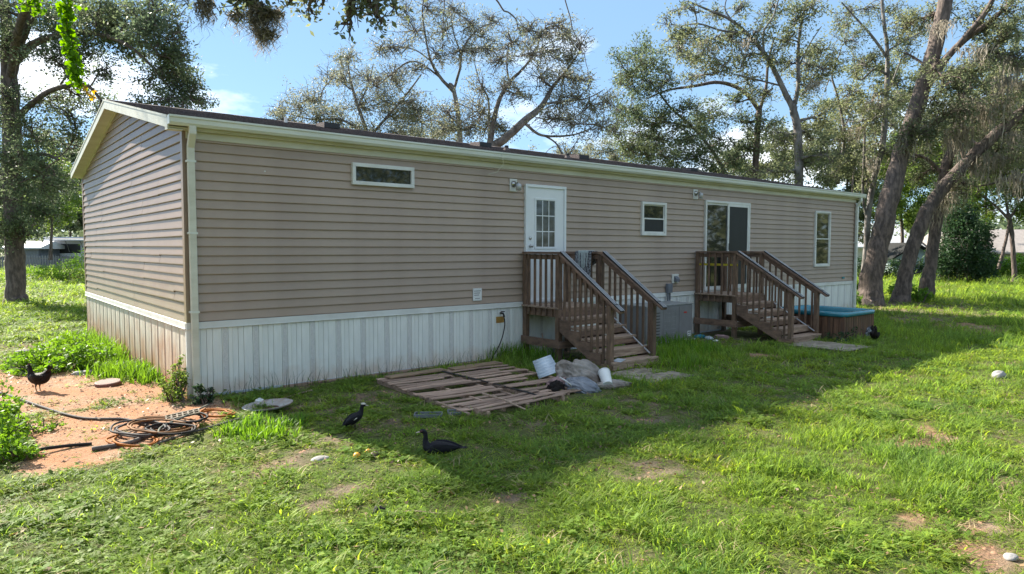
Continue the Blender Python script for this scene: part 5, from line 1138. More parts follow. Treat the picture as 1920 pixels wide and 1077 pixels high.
shrub('hedge', 'darker ragged hedge between the leaning trunks and the pale shed', [A3(u, 503, 44) for u in range(1600, 1800, 24)], [(1.0, .7, .65)]*9, 33, mLeafDark, 700, .15, cat='hedge')
shrub('weed_bush', 'leafy weed growing at the foot of the slanting mossy trunk', [gp(1688, 562)+np.array([-.6, -.3, .35]), gp(1700, 566)+np.array([.0, -.5, .25])], [(.45, .45, .4), (.35, .35, .3)], 34, mWeed, 500, .13)
shrub('weed_bush', 'green weeds growing left of the thick leaning trunk beside the house', [A3(1612, 545, 24.2), A3(1608, 560, 23)], [(.25, .3, .35), (.25, .25, .25)], 35, mWeed, 300, .1)
obj('stick', MB().tube([tuple(gp(1752, 566)), tuple(at(1748, 545, 26)), tuple(at(1742, 515, 26.2)), tuple(at(1738, 495, 26.3))], [.03, .026, .022, .015], n=6), mHoseBlk, None, label='dark bare stick leaning on the thinner oak trunk', cat='stick')
obj('stick', MB().tube([tuple(at(1701, 518, 24.6)), tuple(at(1715, 513, 25)), tuple(at(1727, 510, 25.5))], [.03, .03, .02], n=6), mHoseBlk, None, label='dark branch bridging the slanting trunk and the thinner trunk', cat='stick')
# sunlit background trees
def bg_tree(u, vb, D, w, clumps, seed, label, leaf, size=.2, nl=700, bark=None, group='background trees beyond the lawn'):
    return tree('background_tree', label, [[(u, vb, D, w), (u+2, vb-60, D, w*.8), (u-2, vb-120, D, w*.6), (u+3, vb-180, D, w*.4)]], [(a, b, D, r, dn) for a, b, r, dn in clumps], seed, leaf=leaf, leaf_size=size, nleaf=nl, ntw=5, group=group, jd=2.5, bark=bark)
bg_tree(1690, 500, 52, 12, [(1650, 330, 34, 1), (1690, 310, 40, 1), (1720, 340, 36, 1), (1660, 370, 34, 1.1), (1695, 380, 36, 1.1), (1720, 400, 26, .9), (1650, 410, 26, .8), (1680, 270, 40, .9), (1730, 290, 40, .9), (1700, 425, 20, .8)], 41, 'bright yellow green tree seen between the leaning trunks', mLeafBr)
bg_tree(1770, 500, 58, 12, [(1760, 330, 40, 1.1), (1800, 320, 40, 1.1), (1780, 370, 40, 1.1), (1820, 370, 36, 1), (1760, 290, 40, 1), (1810, 270, 44, 1), (1850, 300, 40, 1), (1770, 410, 30, 1), (1840, 250, 44, .9), (1880, 260, 44, .9), (1910, 290, 40, 1), (1900, 240, 40, .8)], 42, 'mid green tree filling the gap above the dark evergreen bush', mLeafOak)
bg_tree(1590, 480, 50, 12, [(1570, 310, 34, 1), (1600, 330, 34, 1), (1540, 330, 30, 1), (1610, 290, 30, .8), (1620, 370, 28, 1), (1615, 410, 24, 1), (1600, 380, 26, .9), (1560, 280, 30, .7), (1620, 440, 20, 1)], 43, 'tree behind the far right corner of the roof', mLeafOak)
bg_tree(1450, 480, 52, 12, [(1430, 320, 34, .8), (1470, 310, 34, .8), (1400, 320, 34, .8), (1500, 300, 34, .8), (1380, 290, 30, .6), (1470, 260, 30, .5), (1530, 290, 30, .8), (1350, 310, 30, .7), (1430, 270, 26, .5)], 44, 'hazy green tree low above the roof behind the forked oak', mLeafOlive)
bg_tree(95, 480, 42, 9, [(95, 330, 36, 1), (120, 370, 34, 1.2), (90, 390, 32, 1.2), (60, 360, 34, 1), (125, 400, 24, 1), (100, 420, 20, .9), (130, 330, 30, .8), (75, 300, 34, .8), (40, 400, 28, 1), (10, 420, 30, 1)], 45, 'bright leaved tree just beyond the far left oak', mLeafBr, .16, 800)
bg_tree(130, 490, 75, 8, [(110, 400, 24, 1), (150, 380, 30, 1.1), (170, 350, 34, 1.1), (140, 340, 30, 1), (60, 420, 24, 1), (20, 430, 30, 1), (-20, 400, 40, 1), (160, 410, 24, 1), (10, 360, 36, 1), (180, 300, 34, .8), (120, 300, 30, .7), (200, 270, 30, .5)], 46, 'blue green tree behind the trailer at the far left', mLeafOak, .3, 650)
bg_tree(1000, 480, 60, 10, [(980, 300, 30, .25), (1100, 300, 30, .4), (1130, 285, 30, .5), (1160, 300, 30, .6), (1060, 290, 28, .25), (820, 260, 30, .5), (760, 250, 30, .5), (1090, 330, 30, .5)], 47, 'thin pale tree line showing low behind the leaning oak', mLeafGrey, .18, 600)
bg_tree(1850, 500, 48, 12, [(u, v, 34, 1) for u, v in ((1780, 200), (1820, 220), (1860, 240), (1900, 200), (1830, 160), (1880, 150), (1800, 250), (1850, 180), (1910, 240), (1900, 100), (1860, 110), (1750, 230), (1740, 270), (1880, 60), (1840, 300), (1890, 290), (1920, 330), (1700, 200), (1690, 150))], 48, 'tall olive green oak filling the sky behind the mossy slanting trunk', mLeafOlive, .19, 560)
bg_tree(1600, 480, 46, 10, [(u, v, 32, .8) for u, v in ((1560, 190), (1600, 210), (1640, 250), (1580, 250), (1540, 240), (1620, 300), (1680, 210), (1520, 280), (1660, 130), (1600, 140))], 49, 'olive oak filling gaps behind the slender pale trunk', mLeafOlive, .18, 420)
# far wood as one mass
rg = np.random.default_rng(77); CC = []
for k in range(1500):
    ang = rg.uniform(-.05, 1.9); dist = rg.uniform(110, 170); h = rg.uniform(0, 1)**.7*(4.5+3*math.sin(ang*9)+2*math.sin(ang*23))
    CC.append((CAM_POS[0]+dist*math.cos(ang), CAM_POS[1]+dist*math.sin(ang), h))
CC = np.array(CC); C_ = (CC[:, None]+rg.normal(size=(len(CC), 40, 3))*np.array([1.6, 1.6, .9])).reshape(-1, 3); C_[:, 2] = np.abs(C_[:, 2])
V, F = leaf_quads(C_, .75, rg, .7); tag(link(bpy.data.objects.new('far_woods', arr_mesh('far_woods', V, F, mLeafOak))), 'distant wood closing the view beyond the lawns', 'woods', kind='stuff')
# --- overhanging oak: its trunk stands behind and left of the viewer, one limb crosses above the picture
def world_tree(name, label, limbs, clumps, seed, leaf, size, nl, ntw=8, mossW=None, mossl=(.3, .9), asp=.5, wid=.012, bark=None, per=12, ps=.06, group=None):
    rg = np.random.default_rng(seed); T = Tubes(); TW = Tubes(); N = []; LV = []
    org = np.array(limbs[0][0][0], float); org[2] = 0
    for lb in limbs:
        P = np.array([p for p, r in lb], float); r = [x for _, x in lb]; S = smooth_np(P, 6); rr_ = np.interp(np.linspace(0, 1, len(S)), np.linspace(0, 1, len(r)), r)
        S[1:-1] += rg.normal(size=(len(S)-2, 3))*rr_[1:-1, None]*.12; T.add(S-org, rr_, 12); N.append(S[2:])
    NP = np.concatenate(N)
    for c in clumps:
        cen = np.array(c[0], float); rad = c[1]; den = c[2]; i = int(np.argmin(np.linalg.norm(NP-cen, axis=1)))
        P = wig_path(NP[i], cen, rg, 6, .12); TW.add(P-org, np.linspace(.03, .010, 6), 6); tips = []
        for q in range(ntw):
            dv = rg.normal(size=3); dv /= np.linalg.norm(dv); e = cen+dv*rad*rg.uniform(.5, 1); Q = wig_path(P[rg.integers(3, 6)], e, rg, 5, .12); TW.add(Q-org, np.linspace(.008, .003, 5), 4); tips.append(Q[1:])
        TP = np.concatenate(tips); n = int(nl*den*rad**2); sp_ = TP[rg.integers(0, len(TP), max(4, n//6))]
        LV.append(sp_[rg.integers(0, len(sp_), n)]+rg.normal(size=(n, 3))*.045*(1+rad*.5))
    t = thing(name, label, 'tree', tuple(org), group=group); link(bpy.data.objects.new('trunk', T.mesh('trunk', bark or mBark)), t); tag(link(bpy.data.objects.new('branches', TW.mesh('branches', bark or mBark)), t), kind='stuff')
    V, F = leaf_quads(np.concatenate(LV)-org, size, rg, asp); link(bpy.data.objects.new('crown', arr_mesh('crown', V, F, leaf)), t)
    if mossW is not None:
        V, F = moss(np.array(mossW), rg, mossl[0], mossl[1], mMoss, wid=wid, spread=ps, per=per); tag(link(bpy.data.objects.new('hanging_moss', arr_mesh('hanging_moss', V-org, F, mMoss)), t), kind='stuff')
    return t
D = 6.0
cl = [(at(u, v, d), r, dn) for u, v, d, r, dn in [(440, 10, D, .16, 1), (475, 5, D, .17, 1.2), (505, 20, D, .14, 1), (545, 8, D, .14, .8), (585, 25, D, .13, .7), (575, 0, D, .14, .8), (605, 10, D, .10, .7), (640, 45, D-.5, .10, .7), (665, 20, D-.5, .14, .9), (700, 25, D-.5, .15, .9), (715, 45, D-.5, .12, .9), (740, 15, D-.5, .12, .9), (655, 60, D-.5, .08, .6), (690, 0, D-.5, .18, 1),
      (500, -70, D, .5, .7), (650, -90, D, .5, .7), (350, -90, D, .5, .6), (420, -60, D, .3, .6), (780, -70, D, .35, .6), (200, -120, D, .6, .6)]]
rgw = np.random.default_rng(5)
for k in range(26): cl.append((np.array([rgw.uniform(-11, -1.5), rgw.uniform(-16, -9), rgw.uniform(5.2, 9)]), rgw.uniform(.7, 1.1), .35))
ms = [at(485+rgw.normal()*5, 25+rgw.normal()*10, D) for _ in range(8)]+[at(495+rgw.normal()*3, 60, D) for _ in range(3)]+[at(445, 25, D), at(385, -10, D), at(384, 5, D), at(386, 20, D), at(515, 20, D), at(345, -20, D)]
world_tree('overhanging_oak', 'oak limb with large leaves and a moss tassel hanging in from the top edge',
           [[((-9, -13, -.1), .5), ((-8.8, -12.8, 1.5), .38), ((-8.4, -12.2, 3.5), .33), ((-7.6, -11, 5.0), .28), (tuple(at(120, -140, D)), .17), (tuple(at(300, -60, D)), .10), (tuple(at(420, -28, D)), .08), (tuple(at(560, -42, D)), .07), (tuple(at(640, -22, D-.5)), .06), (tuple(at(700, -14, D-.5)), .05), (tuple(at(760, -40, D-.5)), .03)],
            [((-8.4, -12.2, 3.5), .25), ((-7, -13.5, 5.5), .2), ((-5, -15, 7.5), .12)], [((-8.4, -12.2, 3.5), .25), ((-9.5, -11, 6), .2), ((-9, -9.5, 8.5), .1)], [(tuple(at(440, -30, D)), .05), (tuple(at(478, 12, D)), .035), (tuple(at(492, 42, D)), .012)]],
           cl, 51, mLeafOlive, .062, 2600, ntw=7, mossW=ms, mossl=(.12, .42), wid=.006, per=34, ps=.035)
twm = Tubes(); tw_objs = []
def hanging_twig(pts, r, label):
    P = smooth_np(np.array([at(u, v, d) for u, v, d in pts]), 4); rg = np.random.default_rng(len(label)); P[1:-1] += rg.normal(size=(len(P)-2, 3))*.006
    T = Tubes(); org = P[0].copy(); T.add(P-org, np.linspace(r, r*.35, len(P)), 5)
    t = thing('hanging_twig', label, 'twig', tuple(org), group='thin twigs hanging in from above'); link(bpy.data.objects.new('stem', T.mesh('stem', mBark)), t)
    C = P[len(P)//3:][rg.integers(0, len(P)-len(P)//3, 26)]+rg.normal(size=(26, 3))*.02; V, F = leaf_quads(C-org, .03, rg); link(bpy.data.objects.new('leaves', arr_mesh('leaves', V, F, mLeafOlive)), t)
hanging_twig([(1052, -30, 6), (1068, 30, 6), (1080, 70, 6), (1092, 95, 6), (1102, 130, 6), (1106, 165, 6)], .006, 'longest thin twig hanging down right of the roof centre against blue sky')
hanging_twig([(915, -25, 6), (940, 15, 6), (962, 30, 6), (974, 55, 6), (976, 66, 6)], .009, 'thick short twig hanging left of the longest one')
hanging_twig([(831, -25, 6), (832, 20, 6), (829, 60, 6), (830, 95, 6)], .006, 'dark straight twig hanging over the Y forked oak')
# lime vine hanging from the overhanging oak
rg = np.random.default_rng(61); P = smooth_np(np.array([at(128, -60, 6.5), at(128, 0, 6.5), at(124, 40, 6.5), at(132, 90, 6.5), at(140, 130, 6.5), at(150, 160, 6.5), at(178, 185, 6.5)]), 6)
T = Tubes(); org = P[0].copy(); T.add(P-org, np.linspace(.008, .003, len(P)), 5)
vn_t = thing('climbing_vine', 'lime green leafy vine hanging from above at the top left', 'vine', tuple(org)); link(bpy.data.objects.new('stem', T.mesh('stem', mBark)), vn_t)
t_ = rg.uniform(0, .84, 620); C = P[(t_*(len(P)-1)).astype(int)]+rg.normal(size=(620, 3))*np.array([.034, .034, .04])*(1.25-t_*.6)[:, None]; V, F = leaf_quads(C-org, .058, rg, .8, 0); link(bpy.data.objects.new('leaves', arr_mesh('leaves', V, F, mLime)), vn_t)
t_ = rg.uniform(.84, 1, 40); C = P[(t_*(len(P)-1)).astype(int)]+rg.normal(size=(40, 3))*.02; V, F = leaf_quads(C-org, .035, rg, .6, 0); link(bpy.data.objects.new('yellow_leaves', arr_mesh('yellow_leaves', V, F, mYelLeaf)), vn_t)
rg = np.random.default_rng(62); C = np.array([at(60+rg.normal()*16, 5+rg.normal()*14, 6.6) for _ in range(130)]); T = Tubes(); P = smooth_np(np.array([at(50, -60, 6.6), at(60, -10, 6.6), at(70, 20, 6.6)]), 4); org = P[0].copy(); T.add(P-org, np.linspace(.008, .003, len(P)), 5)
v2 = thing('climbing_vine', 'short tuft of lime leaves at the top left corner', 'vine', tuple(org)); link(bpy.data.objects.new('stem', T.mesh('stem', mBark)), v2); V, F = leaf_quads(C-org, .05, rg, .8, 0); link(bpy.data.objects.new('leaves', arr_mesh('leaves', V, F, mLime)), v2)
# wood behind the viewer (seen only in the window glass)
rg = np.random.default_rng(78); CC = []
for k in range(2600):
    ang = rg.uniform(3.3, 6.15); dist = rg.uniform(45, 75); h = rg.uniform(.0, 1)*(13+4*math.sin(ang*7)+3*math.sin(ang*17)); CC.append((CAM_POS[0]+dist*math.cos(ang), CAM_POS[1]+dist*math.sin(ang), h))
CC = np.array(CC); C_ = (CC[:, None]+rg.normal(size=(len(CC), 36, 3))*np.array([1.4, 1.4, .8])).reshape(-1, 3); C_[:, 2] = np.abs(C_[:, 2])
V, F = leaf_quads(C_, .6, rg, .6); tag(link(bpy.data.objects.new('yard_woods', arr_mesh('yard_woods', V, F, mLeafOlive))), 'wood edge across the yard, mirrored in the window panes', 'woods', kind='stuff')

# ------------------------------------------------------------------ far buildings, fence, trailer
mWall2 = MAT('pale_stucco', (.50, .46, .38), (.44, .40, .33), rough=.8); mRoof2 = MAT('pale_roof', (.42, .37, .34), (.33, .29, .27), rough=.9, scale=3); mRoofW = MAT('white_metal_roof', (.62, .62, .64), (.52, .52, .54), rough=.5)
mBlueW = MAT('pale_blue_boards', (.40, .48, .50), (.33, .40, .42), rough=.7); mRv = MAT('trailer_white', (.66, .66, .68), (.58, .58, .6), rough=.4); mTanW = MAT('tan_wall', (.42, .32, .24), rough=.8)
mFence = MAT('grey_picket', (.22, .22, .23), (.13, .13, .135), rough=.9, objrand=.2); mRedD = MAT('dark_red_door', (.12, .03, .025), rough=.6)
def house_far(name, label, u0, u1, vg, veave, vridge, D, depth, wallm, roofm, wins, axis='x'):
    a = at(u0, 470, D); b = at(u1, 470, D); d = b-a; d[2] = 0; w = np.linalg.norm(d); rz = math.atan2(d[1], d[0])
    ze = at(u0, veave, D)[2]; zr = at(u0, vridge, D)[2]
    t = thing(name, label, 'house' if w > 5 else 'shed', (a[0], a[1], 0), rz)
    obj('wall', MB().box(0, w, 0, depth, -.3, ze), wallm, t)
    if axis == 'x': pr = MB().prism([(-.4, ze-.05), (depth/2, zr), (depth+.4, ze-.05), (depth+.4, ze-.2), (-.4, ze-.2)], 0, -.5, w+.5)
    else:
        pr = MB(); pr.prism([(-.35, ze-.08), (w/2, zr), (w+.35, ze-.08), (w+.35, ze-.2), (w/2, zr-.14), (-.35, ze-.2)], 1, -.4, depth+.3)
        obj('gable_wall', MB().prism([(0, ze), (w/2, zr-.15), (w, ze)], 1, .01, depth), wallm, t)
    obj('roof', pr, roofm, t)
    for x0, x1, z0, z1, mm in wins:
        fr = obj('window', frame_box(MB(), x0*w, x1*w, z0, z1, .08, -.06, -.001), mTrim, t); obj('pane', MB().box(x0*w+.081, x1*w-.081, -.03, -.01, z0+.081, z1-.081), mm, fr)
    return t
house_far('cream_house', 'cream single storey house with a pale roof far behind the hedge', 1815, 2060, 520, 472, 428, 58, 8, mWall2, mRoof2, [(.1, .2, 1.0, 2.0, mGlass), (.45, .55, 1.0, 2.0, mGlass)])
house_far('white_house', 'white house with a metal roof glimpsed between the leaning oak trunks', 1585, 1720, 520, 462, 415, 62, 9, mRv, mRoofW, [(.25, .4, .9, 1.9, mGlass)])
house_far('shed', 'small pale blue gabled shed with a dark red window behind the oaks', 1678, 1752, 520, 482, 455, 50, 3, mBlueW, mDark, [(.08, .36, .3, 1.2, mRedD)], 'y')
# left: picket fence, trailer with awning
fa = at(-90, 480, 56); fb_ = at(190, 480, 58); d = fb_-fa; d[2] = 0; w = np.linalg.norm(d)
fn = thing('picket_fence', 'grey weathered picket fence beyond the lane at the far left', 'fence', (fa[0], fa[1], .1), math.atan2(d[1], d[0]))
pk = MB().prism([(0, .0), (.13, .0), (.13, 1.05), (.065, 1.18), (0, 1.05)], 1, 0, .02).mesh('picket', mFence)
for k in range(int(w/.2)): obj('picket', pk, mFence, fn, loc=(k*.2, 0, random.Random(k).uniform(-.05, .03)))
for z in (.3, .85): obj('rail', MB().box(0, w, .021, .06, z, z+.08), mFence, fn)
ta = at(68, 470, 66); tb = at(215, 470, 66); d = tb-ta; d[2] = 0; w = np.linalg.norm(d); rz = math.atan2(d[1], d[0])
rv = thing('camper_trailer', 'white camper trailer with a dark window and awning at the far left', 'trailer', (ta[0], ta[1], .5), rz)
obj('body', MB().prism([(0, .5), (.35, 1.9), (.9, 2.3), (w, 2.3), (w, .0), (1.4, .0)], 1, 0, 2.3), mRv, rv, bevel=.05)
obj('roof', MB().box(.8, w, -.1, 2.4, 2.3, 2.42), mRoofW, rv)
wf = obj('window', frame_box(MB(), 2.1, 4.4, .75, 1.85, .09, -.06, -.001), mRv, rv); obj('pane', MB().box(2.191, 4.309, -.03, -.01, .841, 1.759), mBlack, wf)
wf = obj('window', frame_box(MB(), .7, 1.7, .95, 1.6, .07, -.06, -.001), mRv, rv); obj('pane', MB().box(.771, 1.629, -.03, -.01, 1.021, 1.529), mBlack, wf)
obj('stripe', MB().prism([(1.0, .55), (w, .12), (w, .3), (1.0, .68)], 1, -.02, -.001), mGreyPl, rv)
aw = obj('awning', MB().beam((1.6, -.9, 2.15), (w, -.9, 2.1), .2, .12), mRoofW, rv)
for x in (1.9, 3.2, 4.6): obj('awning_arm', MB().tube([(x, -.02, 1.0), (x+.1, -.5, 1.7), (x+.15, -.9, 2.1)], .035, n=6), mACgrey, rv)
obj('awning_cloth', MB().prism([(-.02, 2.28), (-.9, 2.18), (-.9, 2.15), (-.02, 2.25)], 0, 1.6, w), mGreyPl, rv)
for x in (3.0, 4.0): obj('wheel', MB().lathe([(.0, -.12), (.36, -.12), (.38, 0), (.36, .1), (.0, .1)], (x, .1, -.1), 16, Matrix.Rotation(R(90), 3, 'X')), mBlack, rv)
ra = at(-30, 470, 62)
house_far('grey_shed', 'low dark grey shed behind the picket fence left of the trailer', 18, 72, 490, 463, 452, 63, 3, mGreyPl, mRoofW, [])
shrub('weed_bush', 'tall weeds growing before the trailer beside the far house corner', [at(120, 512, 40), at(140, 506, 40), at(158, 500, 41), at(95, 515, 40), at(70, 512, 42)], [(.8, .8, .7), (.8, .8, .9), (.9, .9, 1.1), (.7, .7, .5), (.9, .9, .4)], 36, mWeed, 800, .16, asp=.25)
# weeds round the near gable wall
def grassy(name, label, cents, seed, h, nb, spread, mat=None, cat='weeds', wid=.010):
    rg = np.random.default_rng(seed); V = []; org = np.array(cents[0], float); org[2] = float(gz(org[0], org[1])); n = nb*len(cents)
    C = np.repeat(np.array(cents, float), nb, 0); C[:, :2] += rg.normal(size=(n, 2))*np.array(spread); C[:, 2] = gz(C[:, 0], C[:, 1])-.01
    ang = rg.uniform(0, 2*np.pi, n); lean = rg.uniform(.1, .75, n); H = h*rg.uniform(.5, 1.25, n); dx = np.stack([np.cos(ang), np.sin(ang)], 1); sx = np.stack([-np.sin(ang), np.cos(ang)], 1); seg = 5; rows = []
    for j in range(seg+1):
        t = j/seg; c = C.copy(); c[:, :2] += dx*(lean*H*t**1.9)[:, None]; c[:, 2] += H*(t-.35*lean*t**3); wd = wid*(1-t)**.6*rg.uniform(.8, 1.1, n)
        rows.append(np.stack([np.concatenate([c[:, :2]-sx*wd[:, None], c[:, 2:]], 1), np.concatenate([c[:, :2]+sx*wd[:, None], c[:, 2:]], 1)], 1))
    V = np.stack(rows, 1).reshape(-1, 3); idx = (np.arange(n)[:, None]*(seg+1)*2+np.arange(seg)[None]*2).reshape(-1, 1); F = np.concatenate([idx, idx+1, idx+3, idx+2], 1)
    o = bpy.data.objects.new(name, arr_mesh(name, V-org, F, mat or mWeed)); link(o); o.location = org; return tag(o, label, cat)
grassy('tall_grass', 'tall grass clump growing against the gable skirting farther back', [gp(u, v) for u, v in ((175, 655), (205, 660), (235, 672), (210, 680), (190, 668), (160, 650), (180, 640))], 71, .36, 150, (.22, .28))
shrub('weed_bush', 'leafy weeds spreading left of the tall grass beside the hen', [gp(100, 690)+np.array([0, 0, .15]), gp(140, 675)+np.array([0, 0, .2]), gp(70, 700)+np.array([0, 0, .12]), gp(170, 690)+np.array([0, 0, .18]), gp(60, 690)+np.array([0, 0, .12])], [(.45, .5, .22), (.45, .5, .28), (.4, .4, .16), (.35, .4, .25), (.4, .4, .15)], 72, mWeed, 900, .075)
grassy('tall_grass', 'tall grass clump on the near side before the gable skirting', [gp(u, v) for u, v in ((240, 700), (265, 707), (285, 716), (225, 704), (200, 702), (250, 708), (275, 700), (295, 708))], 73, .25, 150, (.17, .15))
shrub('weed_bush', 'small yellowish weed growing at the near house corner', [gp(330, 755)+np.array([0, .05, .18]), gp(342, 750)+np.array([0, .1, .3])], [(.17, .17, .2), (.12, .12, .2)], 74, mLeafBr, 420, .05)
shrub('weed_bush', 'dark leafy sprig growing at the foot of the near downspout', [gp(384, 757)+np.array([0, .0, .12])], [(.14, .08, .12)], 75, mLeafDark, 260, .055)
shrub('weed_bush', 'leafy bush at the left edge of the orange sand', [gp(5, 845)+np.array([0, 0, .2]), gp(-15, 800)+np.array([0, 0, .25]), gp(30, 865)+np.array([0, 0, .1]), gp(20, 820)+np.array([0, 0, .15])], [(.22, .25, .22), (.3, .3, .28), (.2, .2, .12), (.16, .16, .15)], 76, mWeed, 700, .055)
shrub('weed_bush', 'small weed growing alone on the orange sand', [gp(82, 808)+np.array([0, 0, .06])], [(.16, .16, .08)], 77, mWeed, 160, .045)
shrub('weed_bush', 'low weeds growing at the foot of the hot tub', [gp(1585, 640)+np.array([0, 0, .12])], [(.55, .3, .16)], 78, mLeafDark, 420, .06)
grassy('tall_grass', 'tall grass growing left of the door steps by the wall', [gp(u, v) for u, v in ((930, 668), (950, 672), (915, 666), (975, 672), (1000, 676), (1020, 682))], 79, .32, 100, (.2, .1))
grassy('dry_weeds', 'thin dark weeds standing along the foot of the white skirting', [np.array([x, -.16, 0]) for x in np.arange(.6, 5.0, .22)], 80, .26, 9, (.1, .03), mLeafDark, wid=.004)
grassy('tall_grass', 'grass tuft growing in the shade below the metal dish', [gp(u, v) for u, v in ((470, 800), (500, 812), (520, 822), (450, 812), (485, 825), (540, 800))], 81, .15, 120, (.12, .08))
grassy('tall_grass', 'taller grass standing before the grey air conditioning unit', [gp(u, v) for u, v in ((1250, 650), (1280, 652), (1310, 660), (1260, 668), (1300, 672), (1340, 665), (1240, 680), (1290, 690))], 82, .28, 110, (.25, .12))

# ------------------------------------------------------------------ lawn
src = bpy.data.collections.new('grass_blades')    # instanced tufts, not linked to the scene themselves
def tuft(nb, h, wid, lean, seed, mat, seg=3, spread=.05, flop=.35):
    rg = np.random.default_rng(seed); V = []; F = []
    for b in range(nb):
        a = rg.uniform(0, 2*np.pi); ln = rg.uniform(lean*.4, lean*1.3); H = h*rg.uniform(.5, 1.2); c0 = rg.normal(size=2)*spread; w = wid*rg.uniform(.7, 1.2)
        dx = np.array([math.cos(a), math.sin(a)]); tw = rg.uniform(-.6, .6); sx = np.array([-math.sin(a+tw), math.cos(a+tw)]); n0 = len(V)
        for j in range(seg+1):
            t = j/seg; c = c0+dx*ln*H*t**1.6; z = H*(t-flop*ln*t**2.6); ww = w*(1-t**2.2)*.5+.0004
            V += [(*(c-sx*ww), z), (*(c+sx*ww), z)]
            if j: F.append((n0+2*j-2, n0+2*j-1, n0+2*j+1, n0+2*j))
    return arr_mesh('tuft', V, F, mat)
def clover(n, h, size, seed, mat):
    rg = np.random.default_rng(seed); V = []; F = []
    for b in range(n):
        c = rg.normal(size=2)*.06; H = h*rg.uniform(.4, 1.2)
        for k in range(3):
            a = rg.uniform(0, 2*np.pi); s = size*rg.uniform(.7, 1.2); d = np.array([math.cos(a), math.sin(a)]); e = np.array([-d[1], d[0]]); z1 = rg.uniform(-.3, .5)*s; n0 = len(V)
            V += [(*c, H), (*(c+d*s*.5+e*s*.32), H+z1*.5), (*(c+d*s), H+z1), (*(c+d*s*.5-e*s*.32), H+z1*.5)]; F.append((n0, n0+1, n0+2, n0+3))
    return arr_mesh('tuft', V, F, mat)
kinds = [tuft(12, .080, .009, 1.0, 1, mGrassB), tuft(12, .090, .010, 1.2, 2, mGrassB), tuft(12, .11, .007, .8, 3, mGrassA), tuft(12, .12, .0075, 1.0, 4, mGrassA), clover(9, .045, .032, 5, mGrassB), clover(8, .055, .038, 6, mGrassA), tuft(5, .09, .006, 1.3, 7, mStraw), tuft(8, .15, .008, .7, 8, mGrassA, 4)]
for i, me in enumerate(kinds): src.objects.link(bpy.data.objects.new('tuft_%d' % i, me))
rg = np.random.default_rng(99); PX = []; PY = []; PS = []
def band(r0, r1, dens, sc):
    a0 = CAM_YAW-.80; a1 = CAM_YAW+.80; n = int(dens*.5*(a1-a0)*(r1*r1-r0*r0)); r = np.sqrt(rg.uniform(r0*r0, r1*r1, n)); a = rg.uniform(a0, a1, n)
    PX.append(CAM_POS[0]+r*np.cos(a)); PY.append(CAM_POS[1]+r*np.sin(a)); PS.append(np.full(n, sc))
band(3.0, 7, 760, .85); band(7, 11, 480, .95); band(11, 17, 190, 1.2); band(17, 26, 90, 1.6); band(26, 45, 26, 2.4); band(45, 90, 5, 4.2)
x = np.concatenate(PX); y = np.concatenate(PY); s = np.concatenate(PS)
keep = ~((x > -.01) & (x < LEN+.02) & (y > -.07) & (y < W))
keep &= ~((x > TX0) & (x < TX1) & (y > TY0) & (y < TY1)); keep &= ~((x > 8.1) & (x < 9.7) & (y > -.8) & (y < 0))
pin = (x > 2.2) & (x < 4.6) & (y > -3.2) & (y < -.7); keep &= ~(pin & (rg.uniform(size=len(x)) < .93))
keep &= ~((x > 10.3) & (x < 12.0) & (y > -1.9) & (y < 0)); keep &= ~((x > 5.4) & (x < 6.8) & (y > -1.6) & (y < 0) & (rg.uniform(size=len(x)) < .8))
for bx_, by_, rx_, ry_ in BOARDS: keep &= ~((abs(x-bx_) < rx_) & (abs(y-by_) < ry_))
b, o = ground_mask(x, y); keep &= rg.uniform(size=len(x)) > np.clip(b*1.25-.06, 0, .985)
keep &= rg.uniform(size=len(x)) < .45+1.6*np.clip(fbm(x*3.1, y*3.1, 81, 3)-.32, 0, 1)*2
x, y, s, b = x[keep], y[keep], s[keep], b[keep]
tall = fbm(x*.45, y*.45, 61, 3); cl_ = fbm(x*1.3, y*1.3, 71, 3)
fx = (x-CAM_POS[0])*_R0[0]+(y-CAM_POS[1])*_R0[1]  # left/right of the yard axis only decides which weeds grow there
u1 = rg.uniform(size=len(x)); weedy = np.clip(.25+(cl_-.5)*2.2+np.clip((1.2-x)/3, -.2, .45), 0, .9)
kind = np.where(u1 < weedy*.55, rg.integers(4, 6, len(x)), np.where(rg.uniform(size=len(x)) < .45, rg.integers(0, 2, len(x)), rg.integers(2, 4, len(x))))
kind = np.where((rg.uniform(size=len(x)) < .09+b*.3), 6, kind); kind = np.where((tall > .56) & (x > 3) & (rg.uniform(size=len(x)) < .5), 7, kind)
clump = fbm(x*3.1, y*3.1, 81, 3); big = np.clip((clump-.42)*5, 0, 1); s = s*(.62+.62*big)*rg.uniform(.75, 1.25, len(x))
hs_ = s*(.45+.9*np.clip((tall-.3)*2, 0, 1)+.25*big)*rg.uniform(.7, 1.35, len(x))*(1-.5*b)
shade = (y > -5.4) & (y < 1) & (x > 1.5); hs_ = np.where(shade, hs_*.68, hs_*.66)
z = gz(x, y)-.004
pm = bpy.data.meshes.new('lawn_grass'); pm.vertices.add(len(x)); pm.vertices.foreach_set('co', np.stack([x, y, z], 1).astype(np.float32).ravel())
A_ = pm.attributes.new('kind', 'INT', 'POINT'); A_.data.foreach_set('value', kind.astype(np.int32))
A_ = pm.attributes.new('rot', 'FLOAT_VECTOR', 'POINT'); A_.data.foreach_set('vector', np.stack([rg.normal(size=len(x))*.12, rg.normal(size=len(x))*.12, rg.uniform(0, 6.283, len(x))], 1).astype(np.float32).ravel())
A_ = pm.attributes.new('siz', 'FLOAT_VECTOR', 'POINT'); A_.data.foreach_set('vector', np.stack([s*1.05, s*1.05, hs_], 1).astype(np.float32).ravel())
lawn = tag(link(bpy.data.objects.new('lawn_grass', pm)), 'patchy green lawn with weeds and dry straw round the house', 'grass', kind='stuff')
